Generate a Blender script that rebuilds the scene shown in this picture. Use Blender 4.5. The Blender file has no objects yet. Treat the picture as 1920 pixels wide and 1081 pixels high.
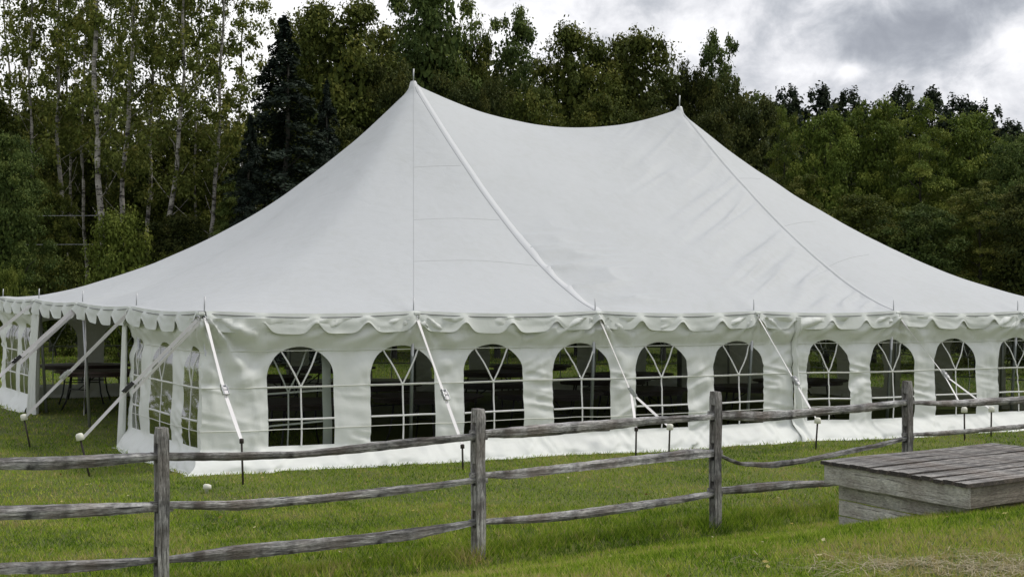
import bpy, bmesh, math, random
import numpy as np
from mathutils import Vector, Matrix
random.seed(7)
C = bpy.context.scene
col = C.collection
PI = math.pi

# ------------------------------------------------------------------ camera
YAW = 0.529
CAM = Vector((-6.512, -19.085, 2.10))
FPX = 2848.0
RX = Vector((math.cos(YAW), -math.sin(YAW), 0)); FW = Vector((math.sin(YAW), math.cos(YAW), 0))
cd = bpy.data.cameras.new('camera'); cam = bpy.data.objects.new('camera', cd); col.objects.link(cam)
cam.location = CAM; cam.rotation_euler = (PI/2, 0, -YAW)
cd.sensor_width = 36; cd.lens = 36*FPX/1920; cd.shift_y = 42.5/1920; cd.clip_end = 3000; cd.clip_start = 0.1
C.camera = cam

# ------------------------------------------------------------------ world
SUN_EL, SUN_AZ = math.radians(52), math.radians(104)      # azimuth clockwise from +Y
w = bpy.data.worlds.new('World'); C.world = w; w.use_nodes = True
nt = w.node_tree; nt.nodes.clear(); L = nt.links.new
def N(t, **k):
    n = nt.nodes.new(t)
    for a, b in k.items(): setattr(n, a, b)
    return n
def M_(op, a, b=None, c=None, clamp=False):
    n = nt.nodes.new('ShaderNodeMath'); n.operation = op; n.use_clamp = clamp
    for i, v in enumerate((a, b, c)):
        if v is None: continue
        if hasattr(v, 'links') or isinstance(v, bpy.types.NodeSocket): L(v, n.inputs[i])
        else: n.inputs[i].default_value = v
    return n.outputs[0]
out = N('ShaderNodeOutputWorld'); bg = N('ShaderNodeBackground'); bg.inputs[1].default_value = 0.10
sky = N('ShaderNodeTexSky'); sky.sky_type = 'NISHITA'; sky.sun_disc = False
sky.sun_elevation = SUN_EL; sky.sun_rotation = SUN_AZ
tc = N('ShaderNodeTexCoord')
sep = N('ShaderNodeSeparateXYZ'); L(tc.outputs['Generated'], sep.inputs[0])
zz = M_('ADD', M_('MAXIMUM', sep.outputs[2], 0.0), 0.20)
cmb = N('ShaderNodeCombineXYZ')
L(M_('MULTIPLY', sep.outputs[0], 3.1), cmb.inputs[0]); L(M_('MULTIPLY', sep.outputs[1], 3.1), cmb.inputs[1])
L(M_('MULTIPLY', sep.outputs[2], 4.0), cmb.inputs[2])
def noise(vec, scale, detail, rough, dist=0.0):
    n = N('ShaderNodeTexNoise'); n.inputs['Scale'].default_value = scale; n.inputs['Detail'].default_value = detail
    n.inputs['Roughness'].default_value = rough; n.inputs['Distortion'].default_value = dist
    L(vec, n.inputs['Vector']); return n.outputs['Fac']
n1 = noise(cmb.outputs[0], 2.2, 9, 0.60, 0.25)
n2 = noise(cmb.outputs[0], 6.5, 8, 0.60, 0.3)
def blob(px, py, k, wgt, vert=1.0):
    d = (FW*FPX + RX*(px-960) + Vector((0, 0, 583-py))).normalized()
    # squashed: measure distance with the vertical axis stretched
    sub = N('ShaderNodeVectorMath', operation='SUBTRACT'); L(tc.outputs['Generated'], sub.inputs[0]); sub.inputs[1].default_value = d
    ml = N('ShaderNodeVectorMath', operation='MULTIPLY'); L(sub.outputs[0], ml.inputs[0]); ml.inputs[1].default_value = (1, 1, vert)
    ln = N('ShaderNodeVectorMath', operation='LENGTH'); L(ml.outputs[0], ln.inputs[0])
    v = M_('MULTIPLY', M_('POWER', ln.outputs['Value'], 2.0), -1.0/(k*k))
    return M_('MULTIPLY', M_('EXPONENT', v), wgt)
val = M_('ADD', M_('ADD', M_('MULTIPLY', n1, 0.60), M_('MULTIPLY', n2, 0.80)), -0.165)
for px, py, k, wg, vt in ((1640, 60, .055, -.24, 2.2), (1760, 85, .04, -.13, 2.4), (1880, 20, .04, -.10, 2), (1240, 20, .03, -.08, 2), (1590, 133, .012, .22, 2), (1895, 95, .018, .2, 1), (1300, 60, .03, .1, 1.4),
                         (420, 120, .22, .35, 1.0), (1050, 5, .03, -.04, 2), (1520, 140, .02, .1, 2), (1830, 160, .03, .08, 1.5)):
    val = M_('ADD', val, blob(px, py, k, wg, vt))
val = M_('ADD', val, 0.045)
ramp = N('ShaderNodeValToRGB'); L(val, ramp.inputs[0])
cr = ramp.color_ramp; cr.interpolation = 'B_SPLINE'
cr.elements[0].position = .22; cr.elements[0].color = (.27, .29, .335, 1)
cr.elements[1].position = .80; cr.elements[1].color = (1.0, 1.0, 1.02, 1)
for p, c in ((.38, (.33, .352, .40, 1)), (.50, (.46, .485, .53, 1)), (.62, (.66, .67, .71, 1))):
    e = cr.elements.new(p); e.color = c
mul = N('ShaderNodeVectorMath', operation='SCALE'); L(ramp.outputs[0], mul.inputs[0]); mul.inputs['Scale'].default_value = 9.1
mix = N('ShaderNodeMix', data_type='RGBA')
cov = N('ShaderNodeValToRGB'); L(n2, cov.inputs[0]); cov.color_ramp.elements[0].position = .14; cov.color_ramp.elements[1].position = .24
L(cov.outputs[0], mix.inputs['Factor']); L(sky.outputs[0], mix.inputs['A']); L(mul.outputs[0], mix.inputs['B'])
L(mix.outputs['Result'], bg.inputs[0]); L(bg.outputs[0], out.inputs[0])

sl = bpy.data.lights.new('sun', 'SUN'); sl.energy = 1.5; sl.angle = math.radians(11); sl.color = (1, .96, .9)
so = bpy.data.objects.new('sun', sl); col.objects.link(so)
sd = Vector((math.sin(SUN_AZ)*math.cos(SUN_EL), math.cos(SUN_AZ)*math.cos(SUN_EL), math.sin(SUN_EL)))
so.rotation_euler = sd.to_track_quat('Z', 'Y').to_euler(); so.location = (0, -10, 30)
C.view_settings.view_transform = 'Standard'; C.view_settings.look = 'None'; C.view_settings.gamma = 1
C.view_settings.exposure = 0.37; C.view_settings.use_curve_mapping = False
C.render.engine = 'CYCLES'
try:
    C.cycles.transparent_max_bounces = 24; C.cycles.max_bounces = 8
except Exception: pass

# ------------------------------------------------------------------ helpers
def P(px, py, d):                    # photograph pixel at a depth -> point in the place
    return CAM + FW*d + RX*((px-960)*d/FPX) + Vector((0, 0, (583-py)*d/FPX))
def tag(o, label=None, cat=None, group=None, kind=None):
    if label: o['label'] = label
    if cat: o['category'] = cat
    if group: o['group'] = group
    if kind: o['kind'] = kind
    return o
def empty(name, loc=(0, 0, 0), rz=0):
    o = bpy.data.objects.new(name, None); col.objects.link(o); o.location = loc; o.rotation_euler = (0, 0, rz)
    o.empty_display_size = .2
    return o
def link(name, me, mat=None, parent=None, smooth=False):
    if mat is not None and not me.materials: me.materials.append(mat)
    if smooth: me.polygons.foreach_set('use_smooth', [True]*len(me.polygons))
    o = bpy.data.objects.new(name, me); col.objects.link(o)
    if parent: o.parent = parent
    return o
def mesh_np(name, V, F):
    """V (n,3), F (m,k) arrays -> mesh"""
    me = bpy.data.meshes.new(name); V = np.asarray(V, np.float32); F = np.asarray(F, np.int32)
    k = F.shape[1]
    me.vertices.add(len(V)); me.vertices.foreach_set('co', V.ravel())
    me.loops.add(F.size); me.loops.foreach_set('vertex_index', F.ravel())
    me.polygons.add(len(F)); me.polygons.foreach_set('loop_start', np.arange(0, F.size, k, dtype=np.int32))
    me.polygons.foreach_set('loop_total', np.full(len(F), k, np.int32))
    me.update(calc_edges=True); return me
def set_tint(me, T):                # per-vertex float attribute that picks a leaf's or blade's colour on its ramp
    a = me.attributes.new('tint', 'FLOAT', 'POINT'); a.data.foreach_set('value', np.asarray(T, np.float32))
def bmobj(name, bm, mat, parent=None, smooth=False):
    me = bpy.data.meshes.new(name); bm.normal_update(); bm.to_mesh(me); bm.free()
    return link(name, me, mat, parent, smooth)
def add_box(bm, c, sx, sy, sz, rot=None, bev=0):
    r = bmesh.ops.create_cube(bm, size=1)
    vs = r['verts']; m = Matrix.Translation(Vector(c)) @ (rot.to_4x4() if rot else Matrix.Identity(4)) @ Matrix.Diagonal((sx, sy, sz, 1))
    bmesh.ops.transform(bm, matrix=m, verts=vs)
    if bev: bmesh.ops.bevel(bm, geom=list({e for v in vs for e in v.link_edges}), offset=bev, segments=1, affect='EDGES')
def add_tube(bm, pts, r, n=8, cap=True):
    pts = [Vector(p) for p in pts]; rs = r if isinstance(r, (list, tuple)) else [r]*len(pts)
    rings = []
    for i, p in enumerate(pts):
        t = (pts[min(i+1, len(pts)-1)]-pts[max(i-1, 0)]).normalized()
        a = t.cross(Vector((0, 0, 1)));
        if a.length < .05: a = t.cross(Vector((0, 1, 0)))
        a.normalize(); b = t.cross(a).normalized()
        rings.append([bm.verts.new(p+(a*math.cos(k*2*PI/n)+b*math.sin(k*2*PI/n))*rs[i]) for k in range(n)])
    for i in range(len(rings)-1):
        for k in range(n): bm.faces.new((rings[i][k], rings[i][(k+1) % n], rings[i+1][(k+1) % n], rings[i+1][k]))
    if cap:
        bm.faces.new(rings[0][::-1]); bm.faces.new(rings[-1])
def tube(name, pts, r, mat, parent=None, n=8, smooth=True):
    bm = bmesh.new(); add_tube(bm, pts, r, n); return bmobj(name, bm, mat, parent, smooth)
rng = np.random.default_rng(11)
_perm = rng.random((256, 256))
def vn(x, y, s=0):                   # 2-D value noise, 0..1, numpy
    x = np.asarray(x, float)+s*17.31; y = np.asarray(y, float)+s*9.77
    xi = np.floor(x).astype(int); yi = np.floor(y).astype(int); fx = x-xi; fy = y-yi
    fx = fx*fx*(3-2*fx); fy = fy*fy*(3-2*fy)
    g = lambda a, b: _perm[a & 255, b & 255]
    return (g(xi, yi)*(1-fx)+g(xi+1, yi)*fx)*(1-fy)+(g(xi, yi+1)*(1-fx)+g(xi+1, yi+1)*fx)*fy
def fbm(x, y, s=0, o=4):
    r = 0; a = .5; t = 0
    for k in range(o): r = r+a*vn(x*2**k, y*2**k, s+k); t += a; a *= .5
    return r/t
def sst(a, b, x):
    t = np.clip((x-a)/(b-a), 0, 1); return t*t*(3-2*t)

# ------------------------------------------------------------------ materials
def mat(name, col_=(.5, .5, .5), rough=.7, metal=0, **k):
    m = bpy.data.materials.new(name); m.use_nodes = True
    b = m.node_tree.nodes['Principled BSDF']; b.inputs['Base Color'].default_value = (*col_, 1)
    b.inputs['Roughness'].default_value = rough; b.inputs['Metallic'].default_value = metal
    for a, v in k.items(): b.inputs[a].default_value = v
    return m
class NB:
    def __init__(s, m): s.t = m.node_tree; s.b = s.t.nodes['Principled BSDF']; s.out = s.t.nodes['Material Output']
    def n(s, ty, **k):
        n = s.t.nodes.new(ty)
        for a, v in k.items(): setattr(n, a, v)
        return n
    def l(s, a, b): s.t.links.new(a, b)
    def math(s, op, a, b=None, clamp=False):
        n = s.n('ShaderNodeMath', operation=op); n.use_clamp = clamp
        for i, v in enumerate((a, b)):
            if v is None: continue
            if isinstance(v, bpy.types.NodeSocket): s.l(v, n.inputs[i])
            else: n.inputs[i].default_value = v
        return n.outputs[0]
    def coord(s, scale=(1, 1, 1), src='Object', rot=(0, 0, 0)):
        tc = s.n('ShaderNodeTexCoord'); mp = s.n('ShaderNodeMapping'); mp.inputs['Scale'].default_value = scale; mp.inputs['Rotation'].default_value = rot
        s.l(tc.outputs[src], mp.inputs[0]); return mp.outputs[0]
    def noise(s, v, scale, det=4, rough=.55, dist=0):
        n = s.n('ShaderNodeTexNoise'); s.l(v, n.inputs['Vector']); n.inputs['Scale'].default_value = scale
        n.inputs['Detail'].default_value = det; n.inputs['Roughness'].default_value = rough; n.inputs['Distortion'].default_value = dist
        return n.outputs['Fac']
    def ramp(s, v, stops):
        r = s.n('ShaderNodeValToRGB'); s.l(v, r.inputs[0]); e = r.color_ramp.elements
        e[0].position = stops[0][0]; e[0].color = (*stops[0][1], 1); e[1].position = stops[-1][0]; e[1].color = (*stops[-1][1], 1)
        for p, c in stops[1:-1]: x = e.new(p); x.color = (*c, 1)
        return r.outputs[0]
    def mix(s, f, a, b, mode='MIX'):
        n = s.n('ShaderNodeMix', data_type='RGBA', blend_type=mode)
        for k, v in (('Factor', f), ('A', a), ('B', b)):
            if isinstance(v, bpy.types.NodeSocket): s.l(v, n.inputs[k])
            elif k == 'Factor': n.inputs[k].default_value = v
            else: n.inputs[k].default_value = (*v, 1)
        return n.outputs['Result']
    def bump(s, h, st, dist=.01):
        n = s.n('ShaderNodeBump'); n.inputs['Strength'].default_value = st; n.inputs['Distance'].default_value = dist
        s.l(h, n.inputs['Height']); s.l(n.outputs[0], s.b.inputs['Normal']); return n
    def color(s, c): s.l(c, s.b.inputs['Base Color'])
    def attr(s, name='tint'):
        a = s.n('ShaderNodeAttribute', attribute_name=name); return a.outputs['Fac']

def fabric(name, c, transl, wrinkle=True, dirt=True):
    m = mat(name, c, .62); b = NB(m); v = b.coord()
    base = c
    if dirt:
        d = b.noise(b.coord((1, 1, .6)), .9, 5, .6); d2 = b.noise(v, 7, 4, .6)
        f = b.math('MULTIPLY', b.math('ADD', d, d2), .5)
        cc = b.ramp(f, [(.28, (c[0]*.93, c[1]*.93, c[2]*.91)), (.52, c), (.75, (min(1, c[0]*1.03),)*1+(min(1, c[1]*1.03), min(1, c[2]*1.03)))])
        b.color(cc)
    h = b.math('ADD', b.math('MULTIPLY', b.noise(v, 2.2, 3, .5, .6), .8), b.math('MULTIPLY', b.noise(v, 60, 2, .5), .05))
    b.bump(h, .35, .05)
    tr = b.n('ShaderNodeBsdfTranslucent'); tr.inputs[0].default_value = (c[0], c[1]*.96, c[2]*.80, 1)
    mx = b.n('ShaderNodeMixShader'); mx.inputs[0].default_value = transl
    b.l(b.b.outputs[0], mx.inputs[1]); b.l(tr.outputs[0], mx.inputs[2]); b.l(mx.outputs[0], b.out.inputs[0])
    return m
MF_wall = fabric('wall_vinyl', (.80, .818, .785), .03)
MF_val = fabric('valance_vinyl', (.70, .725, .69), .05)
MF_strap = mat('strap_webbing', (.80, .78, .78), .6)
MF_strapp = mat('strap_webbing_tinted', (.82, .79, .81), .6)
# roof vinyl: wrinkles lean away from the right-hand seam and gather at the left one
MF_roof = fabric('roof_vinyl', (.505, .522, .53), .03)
MF_seam = mat('seam_webbing', (.585, .595, .605), .6)
MF_line = mat('seam_stitching', (.43, .44, .445), .8)
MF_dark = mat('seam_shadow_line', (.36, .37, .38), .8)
MF_rope = mat('edge_rope', (.24, .24, .25), .8)
MF_cord = mat('wall_cord', (.72, .73, .66), .7)
MF_bar = mat('window_tape', (.78, .78, .76), .55)
M_clear = mat('clear_vinyl', (.9, .9, .9), .08)
def clear():
    b = NB(M_clear); t = b.n('ShaderNodeBsdfTransparent'); t.inputs[0].default_value = (.68, .71, .68, 1)
    g = b.n('ShaderNodeBsdfGlossy'); g.inputs['Roughness'].default_value = .12
    nz = b.noise(b.coord((1, 1, 1.6)), 3.5, 4, .6, 1.2)
    bn = b.n('ShaderNodeBump'); bn.inputs['Strength'].default_value = .25; bn.inputs['Distance'].default_value = .03; b.l(nz, bn.inputs['Height'])
    b.l(bn.outputs[0], g.inputs['Normal'])
    fr = b.n('ShaderNodeFresnel'); fr.inputs[0].default_value = 1.22; b.l(bn.outputs[0], fr.inputs['Normal'])
    mx = b.n('ShaderNodeMixShader'); b.l(b.math('MULTIPLY', fr.outputs[0], .48, clamp=True), mx.inputs[0])
    b.l(t.outputs[0], mx.inputs[1]); b.l(g.outputs[0], mx.inputs[2]); b.l(mx.outputs[0], b.out.inputs[0])
clear()
M_pole = mat('galvanised_pole', (.46, .47, .48), .45, .6)
M_iron = mat('rusted_iron', (.045, .035, .03), .7, .2)
M_chrome = mat('ratchet_steel', (.55, .56, .57), .35, .9)
M_black = mat('black_grip', (.03, .03, .03), .5)
M_cap = mat('cap_plastic', (.78, .77, .66), .5)
M_table = mat('brown_laminate', (.045, .022, .018), .45)
M_tleg = mat('black_steel', (.02, .02, .02), .4)

def wood(name, c0, c1, c2, scl, stretch=(1, 1, 1)):
    m = mat(name, c1, .85); b = NB(m); v = b.coord(stretch)
    g = b.noise(v, scl, 8, .72, .25); k = b.noise(b.coord((1, 1, 1)), 5, 4, .6)
    c = b.ramp(g, [(.36, c0), (.50, c1), (.63, c2)])
    cr_ = b.noise(b.coord(tuple(q*(2.6 if q > 1 else 1.1) for q in stretch)), scl*1.1, 3, .6, .5)
    c = b.mix(b.ramp(cr_, [(.36, (1, 1, 1)), (.43, (0, 0, 0))]), c, tuple(q*.6 for q in c0))
    kn = b.n('ShaderNodeTexVoronoi'); b.l(b.coord(tuple(max(.9, q*.35) for q in stretch)), kn.inputs['Vector']); kn.inputs['Scale'].default_value = 2.6
    c = b.mix(b.ramp(kn.outputs['Distance'], [(.05, (.8, .8, .8)), (.11, (0, 0, 0))]), c, (.05, .04, .035))
    c = b.mix(b.ramp(k, [(.45, (0, 0, 0)), (.68, (1, 1, 1))]), c, c0)
    c = b.mix(b.ramp(b.noise(b.coord((1, 1, 1)), 2.3, 3, .5), [(.40, (0, 0, 0)), (.66, (.5, .5, .5))]), c, (.19, .15, .12))
    sp_ = b.noise(b.coord(tuple((q*3.2 if q > 1 else 3.0) for q in stretch)), 7, 3, .7)
    c = b.mix(1.0, c, b.ramp(sp_, [(.35, (.62, .61, .60)), (.5, (.95, .95, .95)), (.65, (1.25, 1.24, 1.22))]), 'MULTIPLY')
    oi = b.n('ShaderNodeObjectInfo'); br = b.math('ADD', b.math('MULTIPLY', oi.outputs['Random'], .50), .80)
    sc = b.n('ShaderNodeVectorMath', operation='SCALE'); b.l(c, sc.inputs[0]); b.l(br, sc.inputs['Scale']); b.color(sc.outputs[0])
    pass; b.bump(g, 1.0, .02); return m
# rails run along local X, posts along Z
M_rail = wood('weathered_rail_wood', (.055, .054, .055), (.31, .307, .302), (.58, .575, .565), 5, (.45, 4.5, 4.5))
M_post = wood('weathered_post_wood', (.055, .053, .052), (.30, .295, .285), (.54, .53, .515), 5, (4.5, 4.5, .5))
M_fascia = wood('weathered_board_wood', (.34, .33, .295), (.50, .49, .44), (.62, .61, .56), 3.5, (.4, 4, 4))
M_fascia_shaded = wood('shaded_brown_board_wood', (.16, .14, .11), (.25, .23, .185), (.34, .31, .26), 3.5, (.4, 4, 4))  # browner board wood for the right sides, their shade put into the colour
M_deck = wood('worn_deck_wood', (.03, .028, .03), (.27, .26, .245), (.60, .57, .53), 4, (.5, 6, 6))

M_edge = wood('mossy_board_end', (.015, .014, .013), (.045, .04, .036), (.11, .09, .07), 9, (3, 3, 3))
def leafmat(name, cols, transl=.18):
    m = mat(name, cols[1], .65); b = NB(m)
    b.b.inputs['Specular IOR Level'].default_value = .08
    c = b.ramp(b.attr(), [(0, cols[0]), (.5, cols[1]), (1, cols[2])])
    oi = b.n('ShaderNodeObjectInfo'); br = b.math('ADD', b.math('MULTIPLY', oi.outputs['Random'], .3), .85)
    sc = b.n('ShaderNodeVectorMath', operation='SCALE'); b.l(c, sc.inputs[0]); b.l(br, sc.inputs['Scale']); b.color(sc.outputs[0])
    tr = b.n('ShaderNodeBsdfTranslucent'); b.l(sc.outputs[0], tr.inputs[0])
    mx = b.n('ShaderNodeMixShader'); mx.inputs[0].default_value = transl
    b.l(b.b.outputs[0], mx.inputs[1]); b.l(tr.outputs[0], mx.inputs[2]); b.l(mx.outputs[0], b.out.inputs[0]); return m
L_olive = leafmat('leaf_olive', [(0.043, 0.059, 0.014), (0.100, 0.123, 0.025), (0.199, 0.196, 0.043)])
L_green = leafmat('leaf_green', [(0.041, 0.066, 0.019), (0.093, 0.131, 0.034), (0.171, 0.199, 0.052)])
L_bright = leafmat('leaf_bright', [(0.055, 0.084, 0.016), (0.123, 0.171, 0.030), (0.245, 0.268, 0.052)])
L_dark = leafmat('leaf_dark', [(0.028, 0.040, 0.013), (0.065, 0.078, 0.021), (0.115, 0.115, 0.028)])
L_aspen = leafmat('leaf_aspen', [(0.079, 0.100, 0.023), (0.150, 0.180, 0.040), (0.259, 0.244, 0.057)])
L_spruce = leafmat('needle_spruce', [(0.011, 0.018, 0.014), (0.022, 0.032, 0.024), (0.039, 0.052, 0.035)], .03)
L_pine = leafmat('needle_pine', [(0.017, 0.028, 0.017), (0.035, 0.050, 0.026), (0.059, 0.073, 0.035)], .05)
L_yellow = leafmat('leaf_yellowgreen', [(.060, .085, .016), (.130, .165, .030), (.22, .23, .05)])
M_bark = mat('dark_bark', (.055, .05, .042), .9)
M_birch = mat('pale_bark', (.3, .29, .26), .8)
def birch():
    b = NB(M_birch); v = b.coord((1, 1, 3.2)); g = b.noise(v, 1.6, 5, .7); g2 = b.noise(b.coord((4, 4, 9)), 1.2, 3, .6)
    c = b.ramp(g, [(.38, (.03, .027, .025)), (.47, (.30, .28, .25)), (.75, (.55, .52, .47))])
    b.color(b.mix(b.ramp(g2, [(.56, (0, 0, 0)), (.62, (1, 1, 1))]), c, (.035, .03, .028)))
birch()

# ------------------------------------------------------------------ ground
FA = P(897, 1043, 13.8); FB = P(1341, 978, 15.7)
fd = Vector((FB.x-FA.x, FB.y-FA.y)).normalized(); fn = Vector((fd.y, -fd.x))      # fn points to the camera side
def gz(x, y):
    x = np.asarray(x, float); y = np.asarray(y, float)
    s = (x-FA.x)*fn.x+(y-FA.y)*fn.y; t = (x-FA.x)*fd.x+(y-FA.y)*fd.y
    z = .020*np.clip(y, 0, 13)*1.3*(1-.6*sst(5, 15, x))
    z = z+.011*np.clip(y-13, 0, 60)
    near = -.115*sst(-6.5, 0, s)
    bank = .66*sst(.35, 4.6, s)-.09*np.exp(-((s-.28)/.20)**2)
    z = z+near+bank
    z = z+.035*(fbm(x*.6, y*.6, 3, 3)-.5)+.02*(fbm(x*2.3, y*2.3, 5, 2)-.5)
    far = np.hypot(x, y)
    z = z+np.clip(far-110, 0, 1000)*.02
    return z
def gzf(x, y): return float(gz(x, y))
def grid_ground():
    def axis(lo, hi, c0, c1, st):
        a = list(np.arange(c0, c1, st)); x = c0; s = st
        left = []
        while x > lo: s *= 1.18; x -= s; left.append(x)
        x = a[-1]; s = st; right = []
        while x < hi: s *= 1.18; x += s; right.append(x)
        return np.array(left[::-1]+a+right)
    ax = axis(-900, 900, -14, 24, .16); ay = axis(-500, 1200, -19, 20, .16)
    X, Y = np.meshgrid(ax, ay); Z = gz(X, Y)
    V = np.stack([X.ravel(), Y.ravel(), Z.ravel()], 1); nx = len(ax); ny = len(ay)
    i = np.arange(nx-1)[None, :]+np.arange(ny-1)[:, None]*nx; i = i.ravel()
    F = np.stack([i, i+1, i+1+nx, i+nx], 1)
    return mesh_np('ground', V, F)
M_ground = mat('lawn_soil', (.06, .07, .03), .95)
def lawnmat():
    b = NB(M_ground); v = b.coord()
    a = b.noise(v, .55, 4, .6, .3); f = b.noise(v, 14, 5, .7); g = b.noise(v, 60, 3, .7)
    c = b.ramp(b.math('ADD', b.math('MULTIPLY', a, .55), b.math('MULTIPLY', b.math('ADD', f, g), .24)),
               [(.36, (.060, .075, .016)), (.50, (.120, .150, .024)), (.62, (.18, .205, .034)), (.72, (.22, .19, .06))])
    b.color(c); b.bump(b.math('ADD', f, g), .8, .05)
lawnmat()
g = link('lawn', grid_ground(), M_ground, smooth=True); tag(g, kind='structure')

# ------------------------------------------------------------------ tent
F10 = 3.048; LU, LV = 6*F10, 4*F10; H0 = 2.10; HP = 4.06
def eave(u, v): return H0+.024*np.asarray(v, float)*(1-.7*sst(6, 18, u))
tent = empty('pole_tent', (0, 0, 0)); tag(tent, 'large white vinyl pole tent with two peaks, scalloped valance and arched window walls', 'tent')
def roof():
    n = 120; mth = 80; hx = LU/n
    u = np.linspace(0, LU, n+1); v = np.linspace(0, LV, mth+1); U, Vv = np.meshgrid(u, v)
    Z = np.zeros_like(U); fix = np.zeros(U.shape, bool); val_ = np.zeros_like(U)
    fix[0, :] = fix[-1, :] = fix[:, 0] = fix[:, -1] = True
    prof = lambda t: (1-t)**1.33
    for i in range(41):           # i = cells out from the peak
        t = i/40
        for (pi, sgn) in ((40, -1), (80, 1)):
            for jj in (40-i, 40+i):
                fix[jj, pi] = True; val_[jj, pi] = prof(t)
                fix[jj, pi+sgn*i] = True; val_[jj, pi+sgn*i] = (1-t)**(1.33+((.64 if sgn < 0 else .84) if jj > 40 else .45)*min(1, t*30))
            fix[40, pi+sgn*i] = True; val_[40, pi+sgn*i] = (1-t)**(1.33+(.35 if sgn < 0 else .5)*min(1, t*30))
    for i in range(41):
        t = i/40; fix[40, 40+i] = True; val_[40, 40+i] = 1-.145*4*t*(1-t)
    val_[40, 40] = val_[40, 80] = 1
    Z = val_.copy()
    D = np.minimum(np.hypot(U-2*F10, Vv-2*F10), np.hypot(U-4*F10, Vv-2*F10))/(2*F10)
    Z = np.where(fix, val_, np.clip(1-D, 0, 1)**1.33*.95)
    for it in range(1500):
        A = .25*(Z[1:-1, :-2]+Z[1:-1, 2:]+Z[:-2, 1:-1]+Z[2:, 1:-1])
        Z[1:-1, 1:-1] = np.where(fix[1:-1, 1:-1], Z[1:-1, 1:-1], A)
    # let the seams go soft, keep edge and peaks
    keep = np.zeros_like(fix); keep[0, :] = keep[-1, :] = keep[:, 0] = keep[:, -1] = True; keep[40, 40:81] = True
    for it in range(3):
        A = .5*Z[1:-1, 1:-1]+.125*(Z[1:-1, :-2]+Z[1:-1, 2:]+Z[:-2, 1:-1]+Z[2:, 1:-1])
        Z[1:-1, 1:-1] = np.where(keep[1:-1, 1:-1], Z[1:-1, 1:-1], A)
    return u, v, Z
ru, rv, RZ = roof()
def roofz(x, y):
    x = np.asarray(x, float); y = np.asarray(y, float)
    fx = np.clip(x/LU*120, 0, 119.9999); fy = np.clip(y/LV*80, 0, 79.9999); i = fx.astype(int); j = fy.astype(int); a = fx-i; b = fy-j
    z = (RZ[j, i]*(1-a)+RZ[j, i+1]*a)*(1-b)+(RZ[j+1, i]*(1-a)+RZ[j+1, i+1]*a)*b
    sag = np.minimum(np.abs(np.sin(x*PI/F10))*((y < .3)|(y > LV-.3)), 1)
    return eave(x, y)+z*HP
def up(Z):      # bicubic-ish doubling: insert midpoints then smooth once
    for ax in (0, 1):
        Z = np.moveaxis(Z, ax, 0); n = Z.shape[0]; R = np.zeros((2*n-1, Z.shape[1])); R[::2] = Z
        m = .5*(Z[:-1]+Z[1:]); m[1:-1] = (-Z[:-3]+9*Z[1:-2]+9*Z[2:-1]-Z[3:])/16; R[1::2] = m; Z = np.moveaxis(R, 0, ax)
    return Z
Z2 = up(up(RZ)); u2 = np.linspace(0, LU, 481); v2 = np.linspace(0, LV, 321); U2, V2 = np.meshgrid(u2, v2)
Zw = eave(U2, V2)+Z2*HP
edge = np.minimum(np.minimum(U2, LU-U2), np.minimum(V2, LV-V2))
# slack between the poles near the eave, soft ripples near the edge
along = np.where(np.minimum(V2, LV-V2) < np.minimum(U2, LU-U2), U2, V2)
Zw -= .035*np.abs(np.sin(along*PI/F10))*np.exp(-edge/.5)
Zw += .010*(fbm(U2*1.2, V2*1.2, 9, 3)-.5)*np.clip(edge, 0, 1)
def ridged(n): return 1-np.abs(2*n-1)
e1 = .85*U2+.53*V2; e2 = -.53*U2+.85*V2
fr = (V2 < 6.0)
m1 = sst(8.3, 11.6, U2)*(U2 <= 12.19)*sst(12.19, 12.08, U2)*fr*(.35+.65*sst(5.5, 2.0, V2))*sst(0, .25, V2)*(.35+.9*vn(U2*.9, V2*.9, 61))
Zw += m1*.105*(ridged(vn(e1*.55, e2*6.5, 62))**1.6-.45)+m1*.035*(vn(e1*1.0, e2*7.5, 63)-.5)
m1 = None; m2 = sst(6.12, 6.30, U2)*sst(8.2, 6.5, U2)*sst(3.4, 1.5, V2)*sst(0, .2, V2)
Zw += m2*.10*(ridged(vn(U2*.8, V2*6+U2*.3, 64))**2-.4)
m3 = sst(12.25, 12.6, U2)*sst(16, 13, U2)*fr*sst(0, .3, V2)
Zw += m3*.03*(vn(e1*.6, e2*2.2, 65)-.5)
# broad, barely visible slack across the cloth and pulls out from each side pole
Zw += .055*(fbm(e1*.35, e2*.9, 66, 3)-.5)*sst(0, 1.2, edge)
ds = along/F10-np.round(along/F10); Zw += .016*np.cos(ds*F10*9)*np.exp(-(ds*F10/.4)**2)*np.exp(-edge/.55)*sst(0, .12, edge)
ex = .06
Ux = np.where(U2 == 0, -ex, np.where(U2 == LU, LU+ex, U2)); Vx = np.where(V2 == 0, -ex, np.where(V2 == LV, LV+ex, V2))
Vt = np.stack([Ux.ravel(), Vx.ravel(), Zw.ravel()], 1); i = (np.arange(480)[None, :]+np.arange(320)[:, None]*481).ravel()
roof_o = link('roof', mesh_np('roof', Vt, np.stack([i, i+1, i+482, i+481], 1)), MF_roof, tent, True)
def zroof(x, y):
    fx = np.clip(np.asarray(x, float)/LU*480, 0, 479.999); fy = np.clip(np.asarray(y, float)/LV*320, 0, 319.999); i = fx.astype(int); j = fy.astype(int); a = fx-i; b = fy-j
    return (Zw[j, i]*(1-a)+Zw[j, i+1]*a)*(1-b)+(Zw[j+1, i]*(1-a)+Zw[j+1, i+1]*a)*b
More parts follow.
